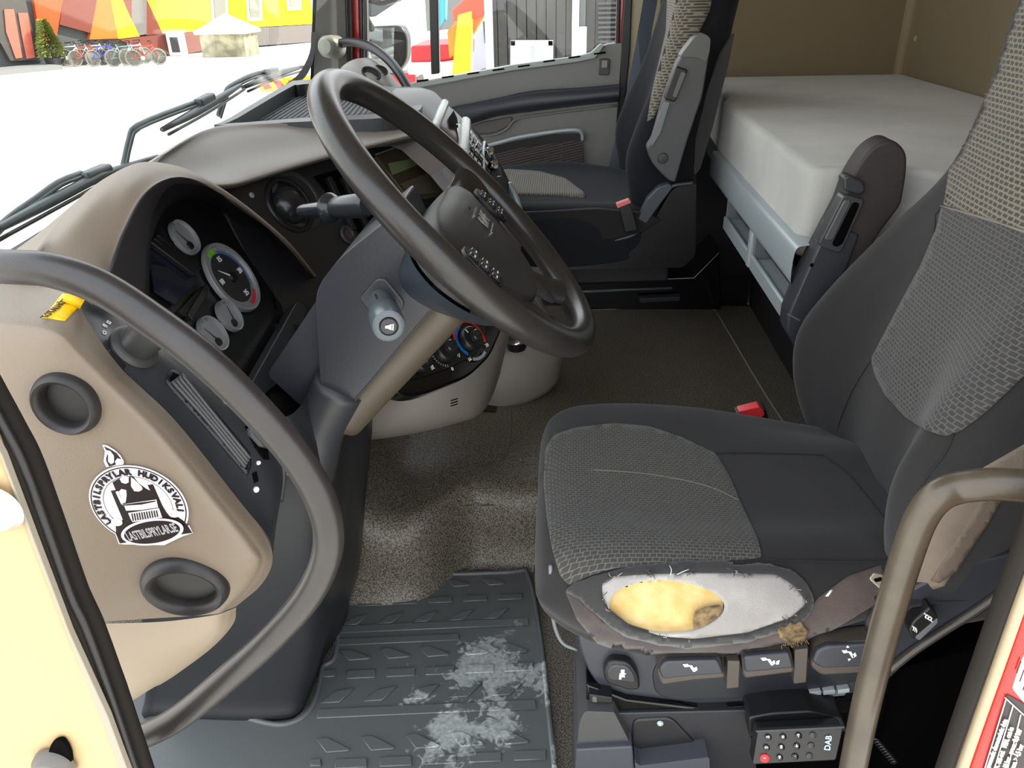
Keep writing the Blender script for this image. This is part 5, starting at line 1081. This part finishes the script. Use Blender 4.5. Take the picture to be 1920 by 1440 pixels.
# side control panel under the cushion
CT = mat('control_plastic', (50, 53, 60), .34, bump=.08, bscale=800)
CTW = mat('control_warm_plastic', (72, 66, 60), .42, bump=.12, bscale=600)
cy = .775
slab('control_panel', on(Y, rp([(1080, 1168, 10), (1086, 1215, 30), (1108, 1272, 30), (1150, 1312, 30), (1260, 1324), (1450, 1318), (1642, 1297), (1694, 1250), (1768, 1186), (1850, 1130), (1910, 1075, 6), (1900, 1040, 6), (1800, 1060), (1700, 1110), (1600, 1160), (1400, 1190), (1200, 1190)], 14), cy), (0, .13, 0), CT, ds, .012, 4)
slab('lever_recess', on(Y, rp([(1222, 1262, 14), (1236, 1238, 10), (1400, 1222), (1530, 1206), (1650, 1185, 6), (1662, 1240), (1640, 1272, 12), (1450, 1308), (1260, 1314, 20), (1228, 1300, 12)], 10), cy-.002), (0, .006, 0), mat('recess_dark', (30, 32, 38), .4), ds, .002)
def lever(nm, L, lift, m=CT):
    P = on(Y, rp(L, 8), cy-.030); o = slab(nm, P, (0, .03, 0), CTW, ds, .004, 3)
    ys = [p[1] for p in L]; c = (sum(p[0] for p in L)/len(L), sum(ys)/len(ys))
    P2 = on(Y, rp([(c[0]+(p[0]-c[0])*.95, c[1]+(p[1]-c[1])*.72-5) for p in L], 7), cy-.0325); slab('lever_top', P2, (0, .01, 0), m, o, .003)
    return o
lv1 = lever('release_lever', [(1232, 1262), (1246, 1240), (1350, 1236), (1362, 1272), (1300, 1277), (1240, 1286)], 0)
lv2 = lever('height_lever', [(1392, 1234), (1484, 1222), (1492, 1262), (1394, 1274)], 0)
lv3 = lever('tilt_lever', [(1520, 1252), (1530, 1222), (1552, 1210), (1640, 1202), (1640, 1262), (1540, 1268)], 0)
for L in ([(1364, 1240), (1388, 1240), (1386, 1290), (1362, 1292)], [(1490, 1220), (1516, 1216), (1512, 1280), (1488, 1283)]): slab('lever_divider', on(Y, rp(L, 3), cy-.026), (0, .03, 0), CTW, ds, .003)
bt = slab('lowering_button', on(Y, rp([(1130, 1262), (1144, 1240), (1180, 1243), (1196, 1264), (1202, 1294), (1180, 1296), (1136, 1282)], 10), cy-.014), (0, .02, 0), BLACK, ds, .004)
slab('button_top', on(Y, rp([(1137, 1262), (1147, 1247), (1178, 1249), (1190, 1266), (1194, 1282), (1140, 1276)], 9), cy-.0165), (0, .01, 0), DGREY, bt, .003)
def marks(par, c, L, y):
    for i in L: slab('white_symbol', on(Y, [(c[0]+a, c[1]+b) for a, b in i], y), (0, .0006, 0), WHITE, par)
seatsym = [[(-14, -6), (-4, -7), (-2, -2), (-10, -1)], [(-4, -5), (4, -4), (10, 6), (6, 8), (0, -1)], [(6, 2), (12, -2), (14, 4), (8, 8)]]
marks(lv1, (1294, 1252), seatsym, cy-.0336); marks(lv2, (1440, 1240), seatsym+[[(16, 0), (22, -2), (20, 6), (15, 6)]], cy-.0336); marks(lv3, (1592, 1226), seatsym+[[(-3, -16), (1, -12), (-5, -11)], [(-1, 14), (4, 10), (-2, 9)]], cy-.0336)
marks(bt, (1167, 1266), [[(-6, 0), (-2, 0), (-2, 8), (-6, 8)], [(-6, 2), (5, 2), (5, 4), (-6, 4)], [(-3, -10), (4, -10), (4, -3), (7, -3), (0, 4), (-6, -3), (-3, -3)]], cy-.0176)
slab('indicator_strip', on(Y, rp([(1505, 1312), (1512, 1302), (1590, 1292), (1584, 1304)], 2), cy-.004), (0, .008, 0), SILV2, ds, .001)
for u in (1520, 1546, 1573): slab('indicator_key', on(Y, rp([(u-2, 1299-(u-1520)*.09), (u+20, 1296-(u-1520)*.09), (u+20, 1303-(u-1520)*.09), (u-2, 1306-(u-1520)*.09)], 1), cy-.008), (0, .01, 0), SILVER, ds, .001)
hs = slab('seat_heater_switch', on(Y, rp([(1704, 1182), (1712, 1166), (1744, 1139), (1756, 1148), (1760, 1164), (1724, 1200), (1710, 1198)], 5), cy-.018), (0, .02, 0), BLACK, ds, .003)
slab('switch_edge', on(Y, rp([(1716, 1196), (1758, 1160), (1758, 1168), (1724, 1201)], 2), cy-.0195), (0, .01, 0), SILV2, hs, .001)
for k in range(3): tube('heat_symbol', on(Y, [(1733+k*5, 1150+k*3), (1737+k*5, 1153+k*3), (1735+k*5, 1157+k*3), (1739+k*5, 1160+k*3)], cy-.0185), .0009, WHITE, hs, n=3, seg=6)
for k in range(3): tube('heat_symbol', on(Y, [(1711+k*3, 1173+k*2), (1713+k*3, 1178+k*2), (1712+k*3, 1182+k*2)], cy-.0185), .0006, WHITE, hs, n=3, seg=6)
tube('panel_edge', on(Y, [(1668, 1256), (1710, 1222), (1770, 1182), (1830, 1145), (1880, 1108), (1905, 1075)], cy-.004), .006, mat('edge_plastic', (62, 58, 54), .3), ds)
# belt tongue hanging between the seat and the bar
bt_ = thing('belt_tongue', "metal seat belt tongue with slot lying at the driver's seat hip", 'seat belt', Y(1660, 1120, .70))
TP = PL(Y(1650, 1100, .70), (.1, -.9, .4))
tongue = rp([(1630, 1086), (1640, 1074), (1658, 1078), (1676, 1096), (1684, 1116), (1668, 1120)], 5)
sl_ = rp([(1638, 1086), (1652, 1082), (1658, 1088), (1642, 1092)], 2)
slab('metal_plate', on(TP, tongue), TP.n*-.003, mat('tongue_metal', (170, 164, 146), .35, metal=.8), bt_, .0008); slab('slot', on(TP.off(.0006), sl_), TP.n*-.001, VOID, bt_)
slab('plastic_grip', on(TP, rp([(1648, 1124), (1670, 1112), (1690, 1124), (1690, 1160), (1652, 1140)], 4)), TP.n*-.012, BLACK, bt_, .003)
tube('webbing', on(TP.off(-.01), [(1660, 1130), (1640, 1150), (1632, 1175), (1652, 1180)])+[Y(1670, 1172, .76), Y(1690, 1150, .79)], .007, BLACK, bt_, flat=.3)
tube('anchor_wire', on(Y, [(1032, 1060), (1035, 1140), (1042, 1180), (1056, 1206), (1082, 1218)], .80), .0028, SILV2, ds, n=5, seg=8)

# pedestal
pe = thing('seat_pedestal', "black boxy pedestal with grey covers carrying the driver's seat", 'seat base', (.25, 1.0, 0))
PG = mat('pedestal_grey', (66, 66, 67), .5, bump=.12)
box('pedestal_core', (.28, 1.03, .16), (.44, .38, .31), VOID, pe, .01)
slab('slide_rail', on(Y, [(1100, 1284), (1175, 1312), (1320, 1330), (1640, 1310), (1640, 1336), (1320, 1346), (1098, 1336)], .765), (0, .08, 0), GLOSS, pe, .003)
slab('rail_clip', on(Y, [(1105, 1302), (1148, 1308), (1148, 1318), (1105, 1316)], .755), (0, .02, 0), BLACK, pe, .001)
slab('rail_mark', on(Y, [(1111, 1306), (1119, 1307), (1119, 1317), (1111, 1316)], .753), (0, .004, 0), CHROME, pe)
slab('front_cover', on(Y, rp([(1082, 1400, 2), (1086, 1356, 8), (1096, 1334, 8), (1152, 1336, 2), (1184, 1398, 2), (1180, 1402, 2), (1084, 1402, 2)], 3), .745), (0, .2, 0), PG, pe, .008)
slab('front_foot', on(Y, rp([(1076, 1560), (1080, 1406), (1186, 1400), (1200, 1560)], 4), .735), (0, .2, 0), mat('pedestal_blue_grey', (62, 64, 72), .5, bump=.12), pe, .006)
slab('side_cover', on(Y, rp([(1156, 1338), (1400, 1332), (1440, 1560), (1196, 1560), (1186, 1400)], 4), .76), (0, .1, 0), mat('pedestal_dark', (38, 38, 42), .4), pe, .004)
slab('recess', on(Y, rp([(1186, 1350), (1260, 1346), (1310, 1400), (1330, 1430), (1200, 1432), (1184, 1396)], 14), .757), (0, .01, 0), mat('recess_black', (27, 27, 30), .45), pe, .004)
slab('lower_cover', on(Y, rp([(1190, 1428), (1200, 1436), (1330, 1420), (1336, 1560), (1200, 1560)], 4), .73), (0, .1, 0), mat('pedestal_blue_grey', (62, 64, 72), .5), pe, .004)
lathe('cover_screw', [(0, .003), (.004, .002), (.005, 0)], Y(1238, 1356, .756), (0, -1, 0), SILVER, pe, 12)
slab('far_panel', on(Y, [(1440, 1320), (1900, 1200), (1980, 1600), (1440, 1600)], .86), (0, .1, 0), VOID, pe, .004)
# remote control hanging below the panel
rc = thing('remote_control', 'black keypad remote control with a red key hanging under the seat panel', 'remote control', Y(1490, 1430, .70))
rp_ = PL(Y(1490, 1400, .70), (-.05, -.93, .36)); 
rf = rp([(1421, 1372), (1582, 1365), (1568, 1426), (1411, 1434)], 5)
slab('remote_body', on(rp_, rf), rp_.n*-.026, mat('remote_black', (30, 30, 32), .4, bump=.1), rc, .004)
slab('remote_rim', on(rp_.off(.001), rp([(1416, 1370), (1584, 1362), (1582, 1366), (1420, 1374)], 1)), rp_.n*-.006, DGREY, rc, .001)
slab('holder', on(Y, rp([(1404, 1346), (1450, 1338), (1520, 1334), (1580, 1346), (1590, 1372), (1404, 1382)], 6), .735), (0, .06, 0), BLACK, rc, .004)
du_, dv_ = [(1440, 1382), (1468, 1381), (1497, 1379), (1524, 1378)], 19.5
for r_ in range(3):
    for c in range(4):
        u, v = du_[c]; u -= r_*3.2; v += r_*dv_; red = (r_ == 2 and c == 0)
        k_ = lathe('remote_key', [(.0045, 0), (.0043, .0015), (.003, .0022), (0, .0024)] if not red else [(.0062, 0), (.006, .0018), (.004, .0026), (0, .0028)], rp_(u, v), rp_.n, mat('key_red', (230, 30, 36), .35) if red else (DGREY if c == 3 else GLOSS), rc, 20)
        if c < 3: text('key_symbol', [['⇨', '±', '↑'], ['⇦', '8', '↓'], ['—', '9', '·']][r_][c] if not red else '–', rp_.off(.003)(u, v), (rp_(u+10, v-.3)-rp_(u, v)).normalized(), (rp_(u, v-10)-rp_(u, v)).normalized(), .006, WHITE, k_, bold=.0001)
lh_ = (rp_(1552, 1410)-rp_(1556, 1380)).normalized()
text('lettering', 'DAB', rp_.off(.0012)(1553, 1393), -lh_ if 0 else (rp_(1556, 1378)-rp_(1552, 1410)).normalized(), (rp_(1545, 1395)-rp_(1556, 1396)).normalized(), .0105, mat('pale_blue_print', (190, 220, 232), .5), rc, bold=.0002)
tube('coiled_cord', [Y(1640+6*cos(a)+k_, 1385+k_*1.2+3*sin(a), .74+.006*sin(a)) for k_, a in [(i*.55, i*.9) for i in range(70)]], .0016, BLACK, thing('spiral_cord', 'black spiral cord dangling beside the grab bar below the seat', 'cord', Y(1660, 1420, .74)), n=1, seg=6, raw=True)

# ================================================================ PASSENGER SEAT
ps = thing('passenger_chair', 'dark passenger seat with light ribbed knit centre and raised armrest', 'seat', (.1, 2.33, .2))
def ps_sec(x, y0, y1, zb, zt, zm):
    ym = (y0+y1)/2; return [Vc((x, a, b)) for a, b in [(y0+.03, zb), (y0, zb+.03), (y0-.003, zt-.05), (y0+.012, zt-.012), (y0+.05, zt), (y0+.12, zm+.004), (ym, zm), (y1-.12, zm+.004), (y1-.05, zt), (y1-.012, zt-.012), (y1, zt-.05), (y1-.005, zb+.03), (y1-.03, zb), (ym, zb)]]
pc_ = patch('cushion', [ps_sec(-.27, 2.12, 2.53, .52, .585, .58), ps_sec(-.262, 2.08, 2.56, .50, .605, .60), ps_sec(-.235, 2.05, 2.60, .49, .622, .616), ps_sec(-.15, 2.03, 2.63, .475, .635, .625), ps_sec(0, 2.02, 2.645, .47, .64, .622), ps_sec(.15, 2.03, 2.60, .48, .632, .62), ps_sec(.22, 2.04, 2.55, .49, .628, .62), ps_sec(.33, 2.05, 2.5, .49, .626, .62)], FABN, ps, 5, 6, cu=True, cap=True)
PCB = bvh(pc_)
drape('knit_insert', PCB, rp([(900, 330), (950, 318), (1010, 322), (1060, 335), (1095, 362), (1098, 372), (1060, 368), (960, 366), (900, 366)], 8, 3), KNIT_RIB, ps, .003, 8, uvs=(Vc((0, 0, 0)), Vc((0, 1, 0)), Vc((1, 0, 0))))
slab('seat_skirt', on(Y, rp([(960, 400), (1120, 392), (1210, 400), (1240, 412), (1205, 436), (1150, 448), (1000, 462)], 6), 2.022), (0, .02, 0), mat('skirt_black', (20, 17, 19), .85), ps, .004)
def pb(z, xc, xb, yn, yf, th=.13):
    return [Vc((a, b, z)) for a, b in [(xb+.07+th*.8, yn+.04), (xb+.07, yn), (xb+.02, yn+.008), (xb, yn+.045), (xb*.5+xc*.5, yn+.09), (xc, yn+.15), (xc, (yn+yf)/2), (xc, yf-.15), (xb*.5+xc*.5, yf-.09), (xb, yf-.045), (xb+.02, yf-.008), (xb+.07, yf), (xb+.07+th*.8, yf-.05), (xb+.07+th, (yn+yf)/2)]]
pbk = patch('backrest', [pb(.58, .25, .20, 2.08, 2.58, .11), pb(.66, .235, .18, 2.06, 2.60), pb(.75, .235, .17, 2.06, 2.60), pb(.85, .25, .20, 2.07, 2.58, .12), pb(.95, .27, .24, 2.09, 2.56, .11), pb(1.08, .29, .275, 2.12, 2.53, .10), pb(1.2, .30, .295, 2.13, 2.52, .10), pb(1.4, .33, .33, 2.15, 2.5, .09)], FABN, ps, 5, 6, cu=True, cap=True)
PBB = bvh(pbk)
drape('knit_insert', PBB, [(1254, -40), (1250, 60), (1236, 120), (1222, 180), (1214, 228), (1226, 222), (1250, 170), (1280, 110), (1310, 62), (1330, 20), (1342, -40)], KNIT_RIB, ps, .003, 8, uvs=(Vc((0, 0, 0)), Vc((0, 1, 0)), Vc((0, 0, 1))))
slab('base_shell', on(Y, rp([(990, 478, 4), (1120, 466), (1190, 450, 30), (1222, 420, 30), (1262, 352, 14), (1306, 344, 6), (1304, 480), (1280, 502), (1060, 506), (1010, 500)], 8), 2.035), (0, .5, 0), mat('shell_black', (17, 17, 19), .38, bump=.1), ps, .012)
tube('shell_edge', on(Y, [(1000, 470), (1100, 458), (1172, 446), (1204, 428), (1228, 392), (1256, 352), (1300, 343)], 2.03), .005, mat('edge_grey', (60, 62, 68), .35), ps)
slab('hinge_cover', on(Y, rp([(1196, 412), (1214, 372), (1236, 350), (1256, 344), (1262, 352), (1236, 386), (1212, 420)], 5), 2.02), (0, .03, 0), mat('hinge_grey', (66, 72, 80), .4), ps, .004)
slab('suspension_cover', on(Y, [(1050, 500), (1256, 486), (1252, 528), (1060, 534)], 2.15), (0, .3, 0), mat('susp_grey', (34, 34, 40), .55), ps, .006)
slab('pedestal_block', on(Y, [(1060, 528), (1300, 520), (1350, 470), (1352, 600), (1060, 600)], 2.4), (0, .2, 0), GLOSS, ps, .004)
tube('rail', on(Y, [(1060, 549), (1180, 543), (1260, 540)], 2.36), .004, SILV2, ps, n=1, seg=8); slab('rail_block', on(Y, [(1200, 560), (1275, 556), (1275, 564), (1200, 568)], 2.36), (0, .03, 0), DGREY, ps, .002)
slab('buckle', on(Y, rp([(1160, 386), (1180, 376), (1196, 432), (1172, 436)], 3), 2.0), (0, .02, 0), BLACK, ps, .002)
slab('buckle_button', on(Y, rp([(1155, 383), (1180, 374), (1184, 380), (1158, 391)], 2), 1.995), (0, .02, 0), mat('buckle_pink', (220, 110, 108), .4), ps, .001)
PAG = mat('armrest_grey', (74, 75, 76), .5, bump=.2, bscale=500)
slab('armrest', on(Y, rp([(1321, 62, 8), (1333, 72, 8), (1331, 98), (1317, 181), (1290, 260), (1266, 342, 4), (1256, 340, 4), (1236, 322, 10), (1220, 302, 10), (1213, 278, 6), (1224, 262), (1244, 190), (1268, 122), (1282, 98), (1302, 70)], 10), 2.0), (0, .05, 0), PAG, ps, .010, 4)
slab('armrest_cap', on(Y, rp([(1321, 62), (1333, 72), (1331, 98), (1324, 118), (1306, 108), (1274, 108), (1282, 96), (1302, 70)], 6), 1.997), (0, .054, 0), mat('armrest_cap_grey', (88, 88, 86), .42), ps, .008)
slab('adjuster_frame', on(Y, rp([(1268, 124), (1290, 131), (1286, 142), (1266, 192), (1246, 186), (1248, 178)], 4), 1.99), (0, .03, 0), BLACK, ps, .003)
slab('adjuster_slot', on(Y, rp([(1278, 134), (1287, 137), (1268, 184), (1261, 181)], 3), 1.987), (0, .01, 0), mat('slot_grey', (90, 92, 92), .4), ps, .001)
slab('armrest_edge', on(Y, rp([(1246, 190), (1256, 192), (1238, 250), (1222, 275), (1220, 264)], 3), 1.995), (0, .02, 0), SILV2, ps, .003)
lathe('pivot_cap', [(0, .004), (.012, .003), (.014, 0)], Y(1243, 297, 2.0), (0, -1, 0), DGREY, ps, 24)
slab('back_side_cover', on(Y, rp([(1378, 60), (1366, 120), (1336, 240), (1312, 320), (1300, 330), (1304, 260), (1326, 170), (1352, 100)], 8), 2.09), (0, .02, 0), mat('back_cover_grey', (44, 43, 45), .7), ps, .004)
# passenger belt by the pillar
pbelt = thing('passenger_seat_belt', 'dark blue-grey seat belt hanging by the passenger door pillar', 'seat belt', Y(1200, 300, 2.7))
m_ = mat('belt_blue_grey', (52, 62, 74), .7, bump=.5, bscale=600)
V_ = []
o = mesh('webbing', [Y(1216, -60, 2.7), Y(1244, -60, 2.7), Y(1222, 60, 2.68), Y(1196, 60, 2.68), Y(1176, 170, 2.66), Y(1206, 180, 2.64), Y(1168, 330, 2.66), Y(1140, 320, 2.68)], [(0, 1, 2, 3), (3, 2, 5, 4), (4, 5, 6, 7)], m_, pbelt, smooth=False); solid(o, .003)
slab('anchor', on(Y, rp([(1138, 316), (1170, 318), (1172, 332), (1140, 330)], 3), 2.66), (0, .02, 0), BLACK, pbelt, .003); slab('anchor_bolt', on(Y, [(1137, 318), (1148, 317), (1148, 322), (1138, 323)], 2.655), (0, .004, 0), CHROME, pbelt)

# ================================================================ BUNK
bk = thing('bunk_bed', 'sleeper bunk with light grey padded mattress and silver front rail behind the seats', 'bed', (.8, 1.7, .2))
MT = mat('mattress_grey', (184, 184, 179), .95, bump=.5, bscale=700, rgb2=(168, 168, 163), vscale=5, sheen=.3)
XY = [(.435, 1.415, .03), (.435, 2.27, .05), (.465, 2.34, .05), (.49, 2.84, .02), (1.135, 2.84, .02), (1.135, .56, .02), (.82, .56, .02), (.82, 1.285, .02), (.68, 1.30, .03), (.61, 1.41, .03)]
ml = [Vc((x, y, .70)) for x, y in rp(XY, .04, 6)]
slab('mattress', ml, (0, 0, .168), MT, bk, .042, 6)
slab('bed_base', [Vc((x+.02 if x < .9 else x, y, .62)) for x, y in rp(XY, .03, 5)], (0, 0, .075), DGREY, bk, .004)
patch('front_rail', [[Vc((x, y, z)) for y in (1.36, 1.7, 2.0, 2.235)] for x, z in ((.455, .742), (.428, .741), (.417, .730), (.4165, .68), (.424, .668), (.455, .666))], SILVER, bk, 3, 3)
for y0, y1 in ((1.38, 1.705), (1.735, 2.03)):
    tr = slab('storage_tray', [Vc((.432, y0, .592)), Vc((.432, y1, .592)), Vc((.432, y1, .604)), Vc((.432, y0, .604))], (.12, 0, 0), SILVER, bk, .003)
    slab('tray_end', [Vc((.43, y0, .592)), Vc((.43, y0, .668)), Vc((.55, y0, .668)), Vc((.55, y0, .592))], (0, .008, 0), SILV2, tr, .002)
    slab('tray_end', [Vc((.43, y1, .592)), Vc((.43, y1, .668)), Vc((.55, y1, .668)), Vc((.55, y1, .592))], (0, -.008, 0), SILV2, tr, .002)
    slab('tray_front_lip', [Vc((.426, y0-.004, .578)), Vc((.426, y1+.004, .578)), Vc((.426, y1+.004, .612)), Vc((.426, y0-.004, .612))], (.010, 0, 0), SILVER, tr, .004)
    slab('tray_back', [Vc((.55, y0, .59)), Vc((.55, y1, .59)), Vc((.55, y1, .668)), Vc((.55, y0, .668))], (.004, 0, 0), SILV2, tr)
slab('tray_divider', [Vc((.422, 1.708, .58)), Vc((.422, 1.732, .58)), Vc((.422, 1.732, .672)), Vc((.422, 1.708, .672))], (.02, 0, 0), SILVER, bk, .005)
slab('base_panel', [Vc((.625, 1.3, .2)), Vc((.625, 2.45, .2)), Vc((.60, 2.45, .62)), Vc((.60, 1.3, .62))], (.02, 0, 0), mat('base_black', (20, 17, 20), .6), bk, .002)
slab('base_end', [Vc((.62, 2.46, .2)), Vc((1.1, 2.46, .2)), Vc((1.1, 2.46, .62)), Vc((.60, 2.46, .62))], (0, -.02, 0), mat('base_black', (20, 17, 20), .6), bk, .002)

# ================================================================ DOORWAY: jamb, seals, grab bars, wipers
dj = thing('door_1', 'sunlit cream door jamb with dark rubber seal at the near edge of the cab', 'door frame', (-.4, .4, 0), kind='structure')
slab('jamb_panel', on(Y, [(-320, 560), (-60, 690), (0, 850), (62, 1010), (130, 1188), (200, 1345), (246, 1460), (280, 1600), (-320, 1700)], .388), (0, .008, 0), CREAM, dj, .006)
slab('jamb_step', on(Y, [(-10, 830), (4, 856), (62, 1010), (130, 1188), (202, 1345), (252, 1480), (238, 1480), (186, 1345), (122, 1184), (55, 1010)], .386), (0, .006, 0), mat('jamb_step_grey', (150, 142, 126), .5), dj, .004)
JP = PL(Y(100, 1420, .383), (0, -1, 0))
slab('jamb_recess', on(JP, rp([(84, 1430), (96, 1392), (116, 1386), (132, 1410), (136, 1460), (84, 1470)], 14)), (0, .004, 0), VOID, dj, .001)
lathe('recess_knob', [(0, .012), (.012, .011), (.016, .006), (.017, 0)], Y(104, 1432, .385), (0, -1, 0), mat('knob_dull', (96, 92, 88), .4), dj, 24)
lathe('jamb_button', [(0, .006), (.014, .005), (.018, 0)], Y(-8, 955, .382), (0, -1, 0), CHROME, dj, 24)
lsp = [(-70, 640), (-26, 720), (18, 800), (50, 862), (92, 975), (140, 1110), (168, 1170), (212, 1290), (262, 1440), (300, 1560)]
tube('door_seal', [Y(u+6, v, .415) for u, v in lsp], .0078, SEAL, dj, seg=14)
tube('door_seal', [Y(u-24, v+10, .40) for u, v in lsp], .0072, SEAL, dj, seg=14)
tube('seal_lip', [Y(u-9, v+4, .400) for u, v in lsp], .004, BLACK, dj, seg=10)
slab('seal_flange', on(Y, [(u+20, v) for u, v in lsp]+[(u-34, v+14) for u, v in reversed(lsp)], .43), (0, .008, 0), SEAL, dj, .004)
dj2 = thing('door_2', 'rear door jamb with rubber seal, tan trim and red painted edge carrying labels', 'door frame', (.3, .4, 0), kind='structure')
rsp = [(2330, -180), (2210, 160), (2090, 500), (2020, 700), (1960, 880), (1924, 1000), (1880, 1120), (1838, 1240), (1796, 1360), (1762, 1460), (1730, 1560)]
tube('door_seal', [Y(u, v, .42) for u, v in rsp], .0055, SEAL, dj2, seg=14)
slab('tan_trim', on(Y, [(u+4, v) for u, v in rsp]+[(u+54, v+6) for u, v in reversed(rsp)], .425), (0, .010, 0), mat('trim_tan', (138, 124, 104), .5, bump=.12), dj2, .006)
tube('trim_groove', [Y(u+13, v, .424) for u, v in rsp], .003, SEAL, dj2, seg=8)
tube('trim_bead', [Y(u+34, v, .424) for u, v in rsp], .005, mat('trim_bead', (176, 158, 128), .4), dj2, seg=10)
RP_ = PL(Y(1880, 1300, .42), (-.25, -.96, 0))
slab('body_edge', on(RP_, [(u+50, v+4) for u, v in rsp]+[(u+(420 if v > 850 else 150), v+6) for u, v in reversed(rsp)]), (0, .03, 0), RED, dj2, .003)
slab('white_label', on(RP_.off(.001), rp([(1930, 1212), (1914, 1244), (1899, 1292), (1920, 1318), (1990, 1380), (2050, 1260)], 3)), (0, .001, 0), WHITE, dj2)
lb = slab('black_label', on(RP_.off(.001), rp([(1888, 1302, 4), (1838, 1462), (2100, 1560), (2100, 1420)], 3)), (0, .001, 0), mat('label_dark', (54, 46, 46), .5), dj2)
LH = (RP_(1890, 1330)-RP_(1850, 1440)).normalized(); LVv = RP_.n.cross(LH).normalized()
def lab(s, u, v, sz): text('lettering', s, RP_.off(.003)(u, v), LH, LVv, sz, WHITE, dj2, align='LEFT', bold=.0001)
lab('pneumatic characteristic data', 1852, 1440, .0046); lab('MAX. cut-out   MIN. cut-in', 1864, 1452, .0048); lab('press.: 10 bar   press.: 8,6 bar', 1876, 1462, .0048); lab('clos. press. > 4,5 bar', 1890, 1462, .0048)
for a, b in (((1886, 1312), (1840, 1462)), ((1900, 1322), (1856, 1470)), ((1914, 1340), (1880, 1480))): tube('label_line', [RP_.off(.002)(*a), RP_.off(.002)(*b)], .0005, WHITE, dj2, n=1, seg=4, raw=True)
tube('label_line', [RP_.off(.002)(1884, 1308), RP_.off(.002)(1930, 1350)], .0005, WHITE, dj2, n=1, seg=4, raw=True)
for i in range(4): tube('label_print', [RP_.off(.002)(1906+i*6, 1262+i*16), RP_.off(.002)(1914+i*6, 1240+i*16)], .0005, mat('ink_black', (60, 50, 20), .6), dj2, n=1, seg=4, raw=True)
h1 = thing('grab_bar', 'long curved dark grab bar looping in front of the beige side panel', 'grab bar', Y(260, 1390, .46))
tube('bar', YY([(-90, 505, .50), (-30, 500, .49), (30, 501, .48), (100, 508, .475), (190, 540, .47), (290, 604, .465), (380, 672, .46), (470, 758, .46), (550, 850, .46), (598, 930, .46), (616, 1000, .46), (606, 1062, .46), (570, 1128, .46), (505, 1200, .46), (430, 1268, .462), (350, 1335, .465), (300, 1366, .468), (250, 1386, .475), (210, 1394, .48)]), .0118, TUBEM, h1, n=7, seg=20)
h2 = thing('grab_bar_rear', 'tan-lit bent grab bar rising beside the seat by the rear door jamb', 'grab bar', Y(1600, 1500, .5)); h2.name = 'grab_bar.001'; WP['grab_bar.001'] = Y(1600, 1500, .5)
tube('bar', YY([(1570, 1600, .5), (1592, 1480, .5), (1622, 1330, .5), (1662, 1170, .5), (1704, 1030, .5), (1730, 965, .5), (1760, 930, .5), (1800, 914, .5), (1860, 908, .49), (1930, 912, .48), (2010, 918, .47)]), .0122, TUBET, h2, n=7, seg=20)
WM = mat('wiper_black', (44, 54, 54), .4)
def wiper(label, blade, arm, hub, base):
    t = thing('windscreen_wiper', label, 'wiper', X(*base, -1.0), 'windscreen wipers')
    B_ = [X(u, v, -.995) for u, v in blade]; d = (B_[-1]-B_[0]).normalized()
    tube('wiper_blade', B_, [.008, .014, .014, .008], WM, t, n=4, seg=8, flat=.8)
    tube('blade_rubber', [p+Vc((.012, 0, -.012)) for p in B_], .004, BLACK, t, n=4, seg=6)
    tube('arm', [X(u, v, -1.01) for u, v in arm], .008, WM, t, n=3, seg=8)
    tube('arm_rod', [X(u+4, v+5, -1.0) for u, v in arm], .004, WM, t, n=3, seg=6)
    h_ = X(*hub, -1.0); box('blade_joint', h_, (.03, .10, .03), WM, t, .008, (Vc((1, 0, 0)), d, Vc((1, 0, 0)).cross(d)))
    return t
wiper('nearest wiper, its blade rising from the left edge above the instrument hood', [(-20, 438), (60, 396), (170, 338), (200, 325), (296, 294)], [(-30, 455), (20, 408), (70, 372), (112, 342), (152, 326)], (180, 328), (112, 342))
wiper('middle wiper with its cranked arm standing above the dash corner', [(305, 243), (380, 203), (450, 160)], [(232, 312), (243, 262), (258, 236), (330, 206), (366, 193), (380, 188)], (384, 190), (232, 312))
wiper('far wiper nearest the windscreen pillar, with a short thin blade', [(456, 164), (515, 140), (567, 125)], [(410, 216), (422, 178), (432, 162), (470, 142), (502, 134)], (508, 136), (410, 216))
